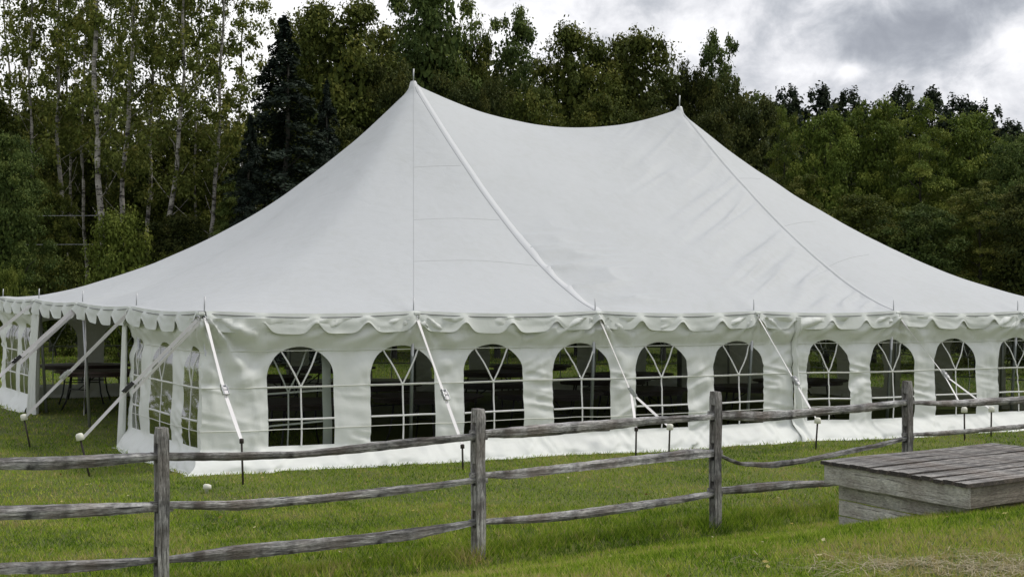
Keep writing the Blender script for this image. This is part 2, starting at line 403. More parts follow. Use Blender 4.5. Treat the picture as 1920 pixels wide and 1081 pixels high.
def strip(name, a, b, w0, w1, lift, m, parent, n=90, off=0):
    """raised strip lying on the roof from a to b (plan)"""
    a = np.array(a, float); b = np.array(b, float); d = b-a; Lh = np.hypot(*d); nrm = np.array([d[1], -d[0]])/Lh
    V = []; F = []
    ks = (-1, -.94, 0, .94, 1)
    for i in range(n+1):
        t = i/n; p = a+d*t+nrm*off; wd = w0+(w1-w0)*t
        for k in ks:
            q = p+nrm*wd*k*.5; lz = lift if abs(k) < .99 else -.004
            V.append((q[0], q[1], float(zroof(q[0], q[1]))+lz))
    for i in range(n):
        for k in range(4): j = i*5+k; F.append((j, j+1, j+6, j+5))
    return link(name, mesh_np(name, np.array(V), np.array(F)), m, parent, False)
pk = ((2*F10, 2*F10), (4*F10, 2*F10))
strip('seam_band', pk[0], (2*F10, 0), .10, .14, .003, MF_seam, roof_o, off=-.07)
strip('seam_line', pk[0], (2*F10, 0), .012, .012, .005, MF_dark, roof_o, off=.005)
strip('seam_line', pk[1], (4*F10, 0), .009, .009, .005, MF_line, roof_o)
strip('seam_band', pk[1], (4*F10, 0), .08, .09, .004, MF_roof, roof_o, off=-.06)
strip('seam_line', pk[0], (F10, 0), .006, .006, .004, MF_line, roof_o)
# panel seams across the left end and on the right end
for t_ in (.30, .52, .72):
    a_ = (2*F10-F10*t_, 2*F10*(1-t_)); strip('seam_line', a_, (2*F10-.06, a_[1]-.12), .005, .005, .004, MF_line, roof_o, n=40)
    strip('seam_line', (4*F10+.03, a_[1]), (4*F10+.25+F10*t_*.6, a_[1]+.75*t_), .005, .005, .004, MF_line, roof_o, n=40)
for p in pk:                        # peak collars
    z = float(zroof(*p)); bm = bmesh.new()
    add_tube(bm, [(p[0], p[1], z-.30), (p[0], p[1], z-.08), (p[0], p[1], z+.02), (p[0], p[1], z+.045)], [.17, .085, .06, .03], 14)
    bmobj('peak_collar', bm, MF_seam, tent, True)
    tube('centre_pole', [(p[0], p[1], gzf(*p)), (p[0], p[1], z+.04)], .05, M_pole, tent, 12)
    tube('peak_spike', [(p[0], p[1], z+.03), (p[0]+.004, p[1], z+.27)], .013, M_pole, tent, 6)

# side walls --------------------------------------------------------------
SIDES = {  # origin, direction, outward normal, length
 'front': ((0, 0), (1, 0), (0, -1), LU), 'left': ((0, 0), (0, 1), (-1, 0), LV),
 'rear': ((0, LV), (1, 0), (0, 1), LU), 'right': ((LU, 0), (0, 1), (1, 0), LV)}
WMASK = {'front': [(1.35, .96), (2.87, 1.0), (4.33, .99), (5.84, 1.01), (7.31, .98), (8.82, 1.0), (10.71, .93), (12.15, .99), (13.65, 1.0), (15.22, 1.0), (16.75, 1.0)],
         'left': [(.50, .62), (1.78, .98), (2.95, .36), (10.15, .7), (11.3, .95)], 'rear': [], 'right': []}
def wall_off(s, h, sd, flare=.27, fold=1.0):
    k = {'front': 0, 'left': 3, 'rear': 6, 'right': 9}[sd]
    wm = 0*s+0*h
    for c_, w_ in WMASK[sd]: wm = np.maximum(wm, np.exp(-((s-c_)/(w_*.56))**6)*sst(.10, .32, h)*sst(1.85, 1.55, h))
    fold = fold*(1-.78*wm)
    o = .075*sst(1.50, 2.0, h)**1.0                                    # hung outside the poles at the top
    o = o-.060*np.exp(-((h-1.56)/.13)**2)
    o = o+flare*(1-sst(-.02, .30, h))+.03*np.exp(-((h-.55)/.3)**2)
    # big diagonal drapes
    o = o+fold*.075*(vn(s*1.5-h*.9, h*.7+s*.2, k+1)-.5)*sst(2.05, 1.3, h)
    o = o+fold*.028*(vn(s*3.1+h*2.2, h*1.4, k+2)-.5)
    # finer creases, slanting
    o = o+fold*.05*(1-np.abs(2*vn(s*.8+h*.9, h*6.5-s*3.4, k+3)-1)-.5)*1.35*np.clip(-.25+1.9*vn(s*.9, h*.8, k+7), 0, 1.3)
    o = o+fold*.040*(1-np.abs(2*vn(s*1.1-h*.6, h*8.5+s*1.6, k+8)-1)-.5)*np.clip(-.2+1.7*vn(s*1.3, h*1.1, k+9), 0, 1.3)
    o = o+fold*.030*(1-np.abs(2*vn(s*7+h*2.4, h*1.3, k+10)-1)-.5)*sst(.55, .1, h)
    o = o+.075*(1-np.abs(2*vn(s*2.6-h*4, h*3+s*1.0, k+11)-1)-.5)*sst(.32, .12, h)*sst(-.02, .10, h)
    o = o+fold*.016*(vn(s*16+h*3, h*5, k+4)-.5)
    # gathers hanging from the pole tops
    d = np.abs((s/F10)-np.round(s/F10))*F10
    ang = np.arctan2(s-np.round(s/F10)*F10, np.maximum(2.12-h, .02))
    o = o+fold*.045*np.sin(ang*15+k)*np.exp(-(d/1.0)**2)*sst(1.0, 1.75, h)
    o = o+fold*.05*(1-np.abs(2*vn(s*2.4+h*3.2, h*5-s*1.1, k+12)-1)-.5)*sst(1.45, 1.65, h)*sst(2.05, 1.9, h)
    if sd == 'front': o = o+(1-.6*wm)*.050*np.sin(np.arctan2(s, np.maximum(2.15-h, .02))*13+.6)*np.exp(-(s/1.25)**2)*sst(.5, 1.5, h)*sst(2.1, 1.9, h)*sst(0, .15, s)
    return o
def w_pt(sd, s, h, extra=0, **k):
    s, h = np.broadcast_arrays(np.asarray(s, float), np.asarray(h, float))
    (ox, oy), (dx, dy), (nx, ny), _ = SIDES[sd]
    s = np.asarray(s, float); h = np.asarray(h, float)
    o = wall_off(s, h, sd, **k)+extra
    x = ox+dx*s+nx*o; y = oy+dy*s+ny*o
    LL = SIDES[sd][3]
    prev = {'front': ('left', 0, 'right', 0), 'left': ('front', 0, 'rear', 0), 'rear': ('left', LV, 'right', LV), 'right': ('front', LU, 'rear', LU)}[sd]
    for q_, (os_, oc) in enumerate(((prev[0], prev[1]), (prev[2], prev[3]))):
        wt = np.clip(1-(s if q_ == 0 else LL-s)/.55, 0, 1)**2
        if np.any(wt > 0):
            (ax_, ay_) = SIDES[os_][2]
            oo = wall_off(np.full_like(h, float(oc)), h, os_)+extra
            x = x+ax_*oo*wt; y = y+ay_*oo*wt
    bx = ox+dx*s; by = oy+dy*s
    e = eave(bx, by); g0 = gz(x, y)
    sc = (e-g0)/H0
    return np.stack([x, y, g0+np.maximum(h, 0)*sc+.004-.003*(h <= 0)], -1)
HB, HT, HS = .30, 1.62, 1.22        # window sill, crown, springing
def arch(s, c, wd): t = np.clip(1-((s-c)/(wd/2))**2, 0, 1); return HS+(HT-HS)*np.sqrt(t)
def build_wall(sd, s0, s1, wins, name='wall_panel', top=2.0, **k):
    """wins: list of (centre, width) in s. makes the wall fabric with real openings plus the panes"""
    cols = set()
    st = .035
    def fill(a, b):
        n = max(1, int(round((b-a)/st)))
        for q in range(n+1): cols.add(round(a+(b-a)*q/n, 5))
    cur = s0
    for c, wd in wins:
        a, b = c-wd/2, c+wd/2; fill(cur, a)
        m = 26
        for q in range(m+1): cols.add(round(c-wd/2*math.cos(PI*q/m), 5))
        cur = b
    fill(cur, s1)
    S = np.array(sorted(cols)); keep = [0]
    for q in range(1, len(S)):
        if S[q]-S[keep[-1]] > 1e-4: keep.append(q)
    S = S[keep]
    AR = np.full(len(S), HS); W = np.zeros(len(S), int)
    for wi, (c, wd) in enumerate(wins):
        ins = np.abs(S-c) <= wd/2+1e-4; AR[ins] = arch(S[ins], c, wd); W[ins] = wi+1
    nl, nm, nu = 10, 40, 16
    rows = []
    hl = np.concatenate([[-.10, -.03], np.linspace(.0, HB, nl)])
    for h in hl: rows.append(np.full(len(S), h))
    for q in range(1, nm+1): rows.append(HB+(AR-HB)*q/nm)
    for q in range(1, nu+1): rows.append(AR+(top-AR)*q/nu)
    Hh = np.array(rows); SS = np.broadcast_to(S, Hh.shape)
    nr = Hh.shape[0]; nc = len(S); lo = len(hl)-1
    # skirt rows (h<0) lie on the grass outside the wall
    V = w_pt(sd, SS, np.maximum(Hh, 0), extra=np.where(Hh < 0, -Hh*.9, 0)*(.5+1.0*vn(SS*2.5, SS*0, 21)), **k)
    J, I = np.meshgrid(np.arange(nr-1), np.arange(nc-1), indexing='ij')
    mid = (J >= lo) & (J < lo+nm)
    inwin = np.zeros(J.shape, int)
    sm = .5*(S[:-1]+S[1:])
    for wi, (c, wd) in enumerate(wins): inwin[:, np.abs(sm-c) < wd/2] = wi+1
    hole = mid & (inwin > 0)
    idx = (J*nc+I)
    Fq = np.stack([idx, idx+1, idx+1+nc, idx+nc], -1)
    me = mesh_np(name, V.reshape(-1, 3), Fq[~hole]); 
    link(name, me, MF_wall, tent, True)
    for wi, (c, wd) in enumerate(wins):
        f = Fq[hole & (inwin == wi+1)]; uq, inv = np.unique(f, return_inverse=True)
        pane = link('window', mesh_np('window', V.reshape(-1, 3)[uq], inv.reshape(f.shape)), M_clear, tent, True)
        def bar(a, b, wv=.026, n=18):
            a = np.array(a); b = np.array(b); d = (b-a)/np.hypot(*(b-a)); nn = np.array([-d[1], d[0]])*wv/2
            t = np.linspace(0, 1, n)[:, None]; c0 = a+(b-a)*t
            A = c0+nn; B = c0-nn
            Vb = np.concatenate([w_pt(sd, A[:, 0], A[:, 1], .006, **k), w_pt(sd, B[:, 0], B[:, 1], .006, **k),
                                 w_pt(sd, A[:, 0], A[:, 1], -.002, **k), w_pt(sd, B[:, 0], B[:, 1], -.002, **k)])
            Fb = []
            for q in range(n-1):
                Fb += [(q, q+1, n+q+1, n+q), (q, 2*n+q, 2*n+q+1, q+1), (n+q, n+q+1, 3*n+q+1, 3*n+q)]
            link('glazing_bar', mesh_np('glazing_bar', Vb, np.array(Fb)), MF_bar, pane, True)
        z1, z2 = 1.08, .65
        bar((c-wd/2, z1), (c+wd/2, z1)); bar((c-wd/2, z2), (c+wd/2, z2)); bar((c, HB), (c, z1), .022)
        dx = wd*.27
        bar((c, z1), (c-dx, float(arch(np.array(c-dx), c, wd))), .022); bar((c, z1), (c+dx, float(arch(np.array(c+dx), c, wd))), .022)
def cord(sd, s0, s1, h, wins, **k):
    S = np.arange(s0, s1, .12); V = w_pt(sd, S, np.full(len(S), h), .008, **k)
    tube('wall_cord', [tuple(p) for p in V], .0055, MF_cord, tent, 5)
fw1 = [(1.35, .96), (2.87, 1.0), (4.33, .99), (5.84, 1.01), (7.31, .98), (8.82, 1.0)]
fw2 = [(10.71, .93), (12.15, .99), (13.65, 1.0), (15.22, 1.0), (16.75, 1.0)]
build_wall('front', 0.0, 9.93, fw1); build_wall('front', 9.98, LU, fw2)
def inner_layer():
    c, wd, ex_ = 1.24, .84, -.17
    def bar(a, b, wv, n=14, m=MF_bar, nm='inner_tape'):
        a = np.array(a); b = np.array(b); d = (b-a)/np.hypot(*(b-a)); nn = np.array([-d[1], d[0]])*wv/2; t = np.linspace(0, 1, n)[:, None]; c0 = a+(b-a)*t
        V = np.concatenate([w_pt('front', (c0+nn)[:, 0], (c0+nn)[:, 1], ex_), w_pt('front', (c0-nn)[:, 0], (c0-nn)[:, 1], ex_)])
        link(nm, mesh_np(nm, V, np.array([(q, q+1, n+q+1, n+q) for q in range(n-1)])), m, tent, True)
    bar((c-.40, .98), (c+.50, 1.02), .024); bar((c-.40, .55), (c+.50, .60), .024); bar((c-.02, .28), (c, 1.0), .022); bar((c, 1.0), (c-.26, 1.55), .022); bar((c, 1.0), (c+.30, 1.58), .022)
    bar((c+.56, .28), (c+.56, 1.55), .13, m=MF_wall, nm='inner_flap')
inner_layer()
for a, b in ((0, 9.9), (10.0, LU)):
    for h in (1.565, 1.085, .52): cord('front', a, b, h, None)
lw = [(.50, .62), (1.78, .98), (2.95, .36)]
build_wall('left', 0.0, 3.30, lw, fold=.42, flare=.22)
for h in (1.55, 1.08, .52): cord('left', .02, 3.2, h, None, fold=.42)
build_wall('left', 9.35, LV, [(10.15, .7), (11.3, .95)], fold=.7, flare=.2)
build_wall('rear', 0.0, LU, [(1.0+1.52*q, .98) for q in range(11)], flare=.2)
build_wall('right', 0.0, LV, [(1.0+1.52*q, .98) for q in range(7)], flare=.2)
# loose front flap of the joint between the two front wall panels
def flap():
    n, m_ = 24, 7; V = []; F = []
    for a in range(n+1):
        h = 2.0*(1-a/n)
        for b in range(m_+1):
            s = 9.90+(.09*(b/m_))+.20*(1-h/2)*(b/m_); V.append(tuple(w_pt('front', s, h, .035+.03*math.sin(b*1.3+h*2))))
    for a in range(n):
        for b in range(m_): j = a*(m_+1)+b; F.append((j, j+1, j+m_+2, j+m_+1))
    link('wall_flap', mesh_np('wall_flap', np.array(V), np.array(F)), MF_wall, tent, True)
flap()
# gathered curtain at the far side of the door opening
def curtain(s0, s1, drop, nf, amp, top=2.0, bot=-.0, name='door_curtain', pull=0.0, ph=0):
    n, m_ = 30, nf*10; V = []; F = []
    for a in range(n+1):
        t = a/n; h = top*(1-t)
        for b in range(m_+1):
            q = b/m_; s = s0+(s1-s0)*q*(1-.35*math.sin(t*PI)*pull)+pull*.5*t*(1-q)*0
            off = .06+amp*(.4+.6*t)*math.sin(q*nf*2*PI+ph+.8*math.sin(t*3))+.06*t
            (ox, oy), (dx, dy), (nx, ny), _ = SIDES['left']
            x = ox+nx*off; y = oy+dy*s; g0 = gzf(x, y); e = float(eave(0, s)); V.append((x, y, g0+h*(e-g0)/H0+.004))
    for a in range(n):
        for b in range(m_): j = a*(m_+1)+b; F.append((j, j+1, j+m_+2, j+m_+1))
    link(name, mesh_np(name, np.array(V), np.array(F)), MF_wall, tent, True)
curtain(8.75, 9.42, 0, 3, .075, pull=.6)
curtain(3.26, 3.46, 0, 1, .05, ph=2)

# valance ------------------------------------------------------------------
def valance(sd, per=F10/4, amp=.010, ln=.275):
    (ox, oy), (dx, dy), (nx, ny), LL = SIDES[sd]
    S = np.arange(0, LL+.001, per/24); rows = np.linspace(0, 1, 9)
    V = []
    d = np.abs(S/per-np.round(S/per))*per
    dp = np.abs(S/F10-np.round(S/F10))*F10
    jit = 1+.10*(vn(S/per*.9, S*0, 31)-.5)
    Ls = (ln-.145*np.exp(-(d/.115)**2)+.02*(vn(S*1.1, S*0, 33)-.5))*jit
    for r in rows:
        off = ex+.018+.045*r+amp*r*np.cos(S*2*PI/per+1.1*vn(S*.7, S*0, 30))+.018*r*(vn(S*2.3, r*1.5+S*0, 35)-.5)
        off = off+.012*r*np.exp(-(d/.06)**2)+.02*np.sin(S*26)*np.exp(-(dp/.22)**2)*(.3+r)
        off = off+.014*(vn(S*1.2+r, r*3+S*.5, 36)-.5)*r+.022*(1-np.abs(2*vn(S*1.6+r*.5, r*6-S*2.2, 37)-1)-.5)*min(1, r*3)*np.clip(vn(S*.8, S*0, 38)*2-.5, 0, 1)
        z = eave(ox+dx*S, oy+dy*S)-.035*np.abs(np.sin(S*PI/F10))-r*Ls+.004
        V.append(np.stack([ox+dx*S+nx*off, oy+dy*S+ny*off, z], 1))
    V = np.array(V); nc = len(S); J, I = np.meshgrid(np.arange(8), np.arange(nc-1), indexing='ij'); idx = J*nc+I
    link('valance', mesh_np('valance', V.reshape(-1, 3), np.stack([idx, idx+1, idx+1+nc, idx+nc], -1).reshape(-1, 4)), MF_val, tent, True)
    # dark rope at the eave, sagging between the poles
    z = eave(ox+dx*S, oy+dy*S)-.03-.055*np.abs(np.sin(S*PI/F10))**.8
    R = np.stack([ox+dx*S+nx*(ex+.03), oy+dy*S+ny*(ex+.03), z], 1)[::3]
    tube('edge_rope', [tuple(p) for p in R], .0065, MF_rope, tent, 5)
valance('front'); valance('left', amp=.022); valance('rear'); valance('right')

# side poles, spikes, eave rings
def ring(bm, c, r, rr, ax):
    n = 14; pts = []
    a = Vector(ax).normalized(); u_ = a.cross(Vector((0, 0, 1)));
    if u_.length < .1: u_ = Vector((1, 0, 0))
    u_.normalize(); w_ = a.cross(u_)
    for q in range(n+1): pts.append(Vector(c)+(u_*math.cos(q*2*PI/n)+w_*math.sin(q*2*PI/n))*r)
    add_tube(bm, pts, rr, 5, False)
poles = [(q, 0) for q in range(7)]+[(0, q) for q in range(1, 5)]+[(q, 4) for q in range(1, 7)]+[(6, q) for q in range(1, 4)]
for (a, b) in poles:
    x, y = a*F10, b*F10
    ix = .10 if a == 0 else (-.10 if a == 6 else 0); iy = .10 if b == 0 else (-.10 if b == 4 else 0)
    g0 = gzf(x+ix, y+iy); e = float(eave(x, y)); top = e
    jx, jy = random.uniform(-.05, .05), random.uniform(-.05, .05)
    tube('side_pole', [(x+ix*1.4+jx*(iy != 0), y+iy*1.4+jy*(ix != 0), g0), (x+ix*.2, y+iy*.2, e-.03)], .027, M_pole, tent, 10)
    hgt = .19 if (a, b) != (0, 4) else .15
    tube('pole_spike', [(x+ix*.1, y+iy*.1, e-.03), (x+ix*.1+.005, y+iy*.1, e+hgt)], .0095, M_iron if False else M_pole, tent, 6)
    bm = bmesh.new(); nx = -1 if a == 0 else (1 if a == 6 else 0); ny = -1 if b == 0 else (1 if b == 4 else 0)
    ring(bm, (x+nx*.085, y+ny*.085, e-.045), .030, .008, (1, .3, 0)); ring(bm, (x+nx*.10, y+ny*.10, e-.085), .032, .008, (.2, 1, .2))
    bmobj('eave_ring', bm, M_chrome, tent, True)
    bm = bmesh.new(); add_box(bm, (x+nx*.068, y+ny*.068, e-.035), .10, .10, .05, None, .012); bmobj('reinforcing_patch', bm, MF_val, tent)

# ------------------------------------------------------------------ guy straps and stakes
def strap_mesh(name, a, b, w, m, parent=None, twist=0.0, sag=.0, n=14, th=.004):
    a, b = Vector(a), Vector(b); d = (b-a).normalized(); sidev = d.cross(Vector((.35, -.8, .5))).normalized()
    # strap faces outward: its width lies across the pull in the horizontal
    up_ = sidev.cross(d).normalized(); V = []; F = []
    for q in range(n+1):
        t = q/n; p = a.lerp(b, t)-Vector((0, 0, sag*4*t*(1-t))); ang = twist*math.sin(t*PI*1.0)
        e = sidev*math.cos(ang)+up_*math.sin(ang); f = up_*math.cos(ang)-sidev*math.sin(ang)
        for (i1, j1) in ((-1, -1), (1, -1), (1, 1), (-1, 1)): V.append(p+e*w/2*i1+f*th/2*j1)
    for q in range(n):
        for k in range(4): j = q*4; F.append((j+k, j+(k+1) % 4, j+4+(k+1) % 4, j+4+k))
    me = bpy.data.meshes.new(name); me.from_pydata([tuple(v) for v in V], [], F+[(0, 3, 2, 1), (n*4, n*4+1, n*4+2, n*4+3)]); me.update()
    return link(name, me, m, parent)
def ratchet(p, d, parent, dark=False, s=1.0):
    d = Vector(d).normalized(); sv = d.cross(Vector((0, 0, 1))).normalized(); uv = sv.cross(d)
    R = Matrix((d, sv, uv)).transposed()
    bm = bmesh.new()
    for k in (-1, 1):
        add_box(bm, p+sv*.030*k*s+uv*.015, .16*s, .006, .05*s, R, .002); add_box(bm, p+sv*.038*k*s+uv*.03+d*.03, .13*s, .006, .035*s, R, .002)
    add_tube(bm, [p-sv*.045*s+uv*.015, p+sv*.045*s+uv*.015], .018*s, 10)
    add_tube(bm, [p-sv*.04*s+uv*.04+d*.09*s, p+sv*.04*s+uv*.04+d*.09*s], .010*s, 8)
    add_tube(bm, [p-sv*.035*s+uv*.0-d*.075*s, p+sv*.035*s-d*.075*s], .008*s, 8)
    bmobj('ratchet_buckle', bm, M_black if dark else M_chrome, parent)
    bm = bmesh.new(); add_tube(bm, [p-sv*.022*s+uv*.018, p+sv*.022*s+uv*.018], .029*s, 12); add_box(bm, p+d*.07*s+uv*.045, .06*s, .05*s, .012, R, .003)
    bmobj('strap_roll', bm, MF_strap, parent, False)
def guy(start, rat, ends, label, base, wid=.05, mm=None, dark=False, double=False):
    mm = mm or MF_strap
    root = empty('guy_strap', base); tag(root, label, 'strap', 'guy straps along the tent')
    inv = Vector(base)
    def rel(p): return Vector(p)-inv
    strap_mesh('upper_strap', rel(start), rel(rat), wid, mm, root, .25)
    if double:
        strap_mesh('loop_strap', rel(start)+Vector((.03, -.02, -.03)), rel(rat)+Vector((.03, -.02, -.06)), wid*.8, MF_strapp, root, .5)
    for e in ends: strap_mesh('lower_strap', rel(rat), rel(e), wid*.85, mm, root, -.3)
    ratchet(rel(rat), (Vector(ends[0])-Vector(start)), root, dark)
    bm = bmesh.new(); e0 = rel(start); ring(bm, e0, .035, .007, (1, 0, .4)); bmobj('hook', bm, M_chrome, root, True)
    return root
def stake(ptop, pbot, label, cap='white'):
    ptop, pbot = Vector(ptop), Vector(pbot); g0 = gzf(pbot.x, pbot.y); pbot.z = g0-.06
    root = empty('tent_stake', (pbot.x, pbot.y, g0)); tag(root, label, 'stake', 'stakes holding the guy straps'); o = root.location.copy()
    d = (ptop-pbot).normalized()
    tube('shaft', [pbot-o, ptop-o], .0135, M_iron, root, 8)
    if cap == 'white':
        bm = bmesh.new(); t = ptop-o
        add_tube(bm, [t-d*.035, t-d*.03, t+d*.035, t+d*.055, t+d*.060], [.040, .052, .050, .036, .008], 12); bmobj('cap', bm, M_cap, root, True)
    else:
        bm = bmesh.new(); t = ptop-o; add_tube(bm, [t-d*.03, t-d*.028, t+d*.02, t+d*.03], [.018, .028, .028, .018], 10); bmobj('head', bm, M_iron if cap == 'dark' else M_cap, root, True)
    return root
def gd(px, py, h=0.0):               # depth at which a pixel row meets the lawn near the tent
    d = 20.
    for _ in range(40):
        p = P(px, 583, d); d = .5*d+.5*(CAM.z-gzf(p.x, p.y))*FPX/(py-583)
    return d
def stk(xb, yb, xt, yt, label, cap='white'):
    d = gd(xb, yb); b = P(xb, yb, d); t = P(xt, yt, d); stake(t, b, label, cap); return t
EP = lambda a, b: Vector((a*F10-(.10 if a == 0 else 0), b*F10-(.10 if b == 0 else 0), float(eave(a*F10, b*F10))-.09))
def on(px, a, b):                    # point on segment a-b where its picture column is px
    lo, hi = 0., 1.
    f = lambda p: (p-CAM).dot(RX)/(p-CAM).dot(FW)*FPX+960
    s0 = f(a)-px
    for _ in range(50):
        m = (lo+hi)/2
        if (f(a.lerp(b, m))-px)*s0 > 0: lo = m
        else: hi = m
    return a.lerp(b, lo)
A = EP(0, 0)
t1 = stk(170, 893, 150, 820, 'leaning dark iron stake with white cap in the lawn, nearest the leftmost fence post', 'white')
guy(A, on(243, A, t1), [t1+Vector((.03, 0, -.01))], 'long double ratchet strap from the near tent corner down to the leaning capped stake', (t1.x, t1.y, gzf(t1.x, t1.y)), .046, MF_strapp, True, True)
t2 = stk(456, 908, 453, 826, 'upright dark iron stake without cap, just in front of the near tent corner', 'dark')
guy(A+Vector((.08, -.02, 0)), on(420, A, t2), [t2], 'white ratchet strap dropping steeply from the near tent corner to the capless stake', (t2.x, t2.y, gzf(t2.x, t2.y)), .06)
B = EP(1, 0)
t3 = stk(868, 880, 867, 836, 'short iron stake beside the second fence post from the left', 'dark')
guy(B, on(833, B, t3), [t3+Vector((0, 0, .02))], 'white ratchet strap ending beside the second fence post, its buckle between two windows', (t3.x, t3.y, gzf(t3.x, t3.y)), .06)
Cc = EP(2, 0)
t4 = stk(1192, 856, 1193, 804, 'iron stake of the left pair below the forked strap, with a thin pale head', 'dark')
t5 = stk(1254, 848, 1256, 801, 'white-capped stake of the right of the pair below the forked strap', 'white')
rr = on(1183, Cc, t5); rr.z = P(1187, 735, (rr-CAM).dot(FW)).z
guy(Cc, rr, [t5, t4], 'white strap from the third front pole, forking below its ratchet to two stakes', (t4.x, t4.y, gzf(t4.x, t4.y)), .055)
D = EP(3, 0)
t6 = stk(1529, 842, 1533, 789, 'white-capped stake in front of the gap between the two wall panels', 'white')
rr = on(1490, D, t6); guy(D, rr, [t6], 'white ratchet strap passing in front of the dark gap between the wall panels', (t6.x, t6.y, gzf(t6.x, t6.y)), .05)
E_ = EP(4, 0)
t7 = stk(1809, 826, 1808, 769, 'white-capped stake right of the fourth fence post, left of its neighbour', 'white')
t8 = stk(1858, 818, 1859, 768, 'white-capped stake nearest the right edge of the photo', 'white')
rr = on(1770, E_, t8); rr.z = P(1770, 702, (rr-CAM).dot(FW)).z
guy(E_, rr, [t7, t8], 'doubled white strap crossing an arched window, forking to the two rightmost capped stakes', (t7.x, t7.y, gzf(t7.x, t7.y)), .045, None, False, True)
G = EP(0, 1)
t9 = stk(58, 838, 45, 783, 'white-capped leaning stake left of the door opening, near the left edge of the photo', 'white')
guy(G, on(125, G, t9), [t9], 'pinkish white strap crossing the open doorway, its buckle in front of the round table', (t9.x, t9.y, gzf(t9.x, t9.y)), .05, MF_strapp)
Hh_ = EP(0, 2); q = P(-62, 790, 24.2); q.z = gzf(q.x, q.y)+.45
guy(Hh_, on(33, Hh_, q), [q], 'white strap left of the doorway with a black ratchet, cut by the left edge', (q.x, q.y, gzf(q.x, q.y)), .06, MF_strapp, True, True)
I_ = EP(0, 3); q = P(-150, 770, 26.8); q.z = gzf(q.x, q.y)+.45
guy(I_, I_.lerp(q, .55), [q], 'leftmost white strap, only its upper end in the photo', (q.x, q.y, gzf(q.x, q.y)), .055)
K = EP(5, 0); q = P(2080, 790, 26.5); q.z = gzf(q.x, q.y)+.45
guy(K, K.lerp(q, .5), [q], 'white strap at the pole by the right edge of the photo', (q.x, q.y, gzf(q.x, q.y)), .045)
# loose strap end hanging beside the doorway pole
x, y = .02, 2*F10-.12; e = float(eave(0, y)); tube('strap_tail', [(x, y, e-.12), (x+.02, y, e-.7), (x, y+.02, e-1.3), (x-.02, y, e-1.85)], .010, MF_strapp, tent, 6)
# cap lying on the grass
d = gd(388, 924); p = P(388, 924, d); bm = bmesh.new()
add_tube(bm, [(0, 0, -.03), (0, 0, .045), (.002, 0, .05), (.006, .002, .095), (.008, .002, .105), (.008, .002, .108)], [.02, .02, .05, .047, .032, .004], 12)
o = bmobj('stake_cap', bm, M_cap, None, True); o.location = (p.x, p.y, gzf(p.x, p.y)); tag(o, 'single white plastic cap sitting low in the grass between fence and tent', 'cap')

# ------------------------------------------------------------------ tables inside
def table_mesh_parts():
    root = empty('round_table', (0, 0, 0))
    bm = bmesh.new(); add_tube(bm, [(0, 0, .722), (0, 0, .725), (0, 0, .752), (0, 0, .756)], [.89, .905, .905, .89], 40); bmobj('table_top', bm, M_table, root)
    bm = bmesh.new(); add_tube(bm, [(0, 0, .66), (0, 0, .722)], [.80, .80], 36, False); bmobj('apron', bm, M_table, root)
    for k in (-1, 1):
        for j in (-1, 1):
            bm = bmesh.new(); add_tube(bm, [(k*.50, j*.32, .70), (k*.54, j*.33, .45), (k*.58, j*.36, .20), (k*.66, j*.42, 0)], .016, 8); bmobj('leg', bm, M_tleg, root, True)
        bm = bmesh.new(); add_tube(bm, [(k*.55, -.33, .42), (k*.55, .33, .42)], .012, 6); add_tube(bm, [(k*.55, 0, .42), (k*.12, 0, .70)], .012, 6); bmobj('brace', bm, M_tleg, root, True)
    return root
proto = table_mesh_parts()
def dup(root):
    r = root.copy(); col.objects.link(r)
    for ch in root.children: c = ch.copy(); col.objects.link(c); c.parent = r
    return r
def plan(px, d): p = P(px, 583, d); return p.x, p.y
tabs = [(plan(196, 28.3), 'dark brown round folding table in the doorway, nearer of the two there', .3), (plan(160, 30.2), 'dark brown round folding table in the doorway, behind the nearer one', 1.2)]
spots = [(1.9, 4.0), (4.4, 4.4), (2.0, 1.6), (4.2, 1.9), (6.3, 1.7), (8.3, 2.1), (6.9, 4.3), (9.3, 4.6), (3.4, 6.8), (8.4, 7.0), (10.9, 2.0), (11.0, 6.2), (5.6, 8.8), (10.6, 9.4), (12.9, 3.2)]
WIN = (563, 752, 923, 1088, 1238, 1384, 1552, 1671, 1788, 1905); ORD = 'first second third fourth fifth sixth seventh eighth ninth tenth'.split()
byw = {}
for q in spots:
    v_ = Vector((q[0], q[1], 0))-Vector((CAM.x, CAM.y, 0)); px = 960+v_.dot(RX)/v_.dot(FW)*FPX
    byw.setdefault(min(range(10), key=lambda k: abs(WIN[k]-px)), []).append((v_.dot(FW), q))
inner = []
for k_, lst in byw.items():
    lst.sort()
    for j_, (_, q) in enumerate(lst):
        where = 'only one there' if len(lst) == 1 else ('nearest one there' if j_ == 0 else ('farthest one there' if j_ == len(lst)-1 else ORD[j_]+' one back'))
        inner.append((q, 'dark round table inside the tent behind the %s front window, %s' % (ORD[k_], where), random.random()*3))
first = True
for (xy, lb, a) in tabs+inner:
    o = proto if first else dup(proto); first = False
    o.location = (xy[0], xy[1], gzf(*xy)); o.rotation_euler = (0, 0, a)
    tag(o, lb, 'table', 'round folding tables inside the tent')

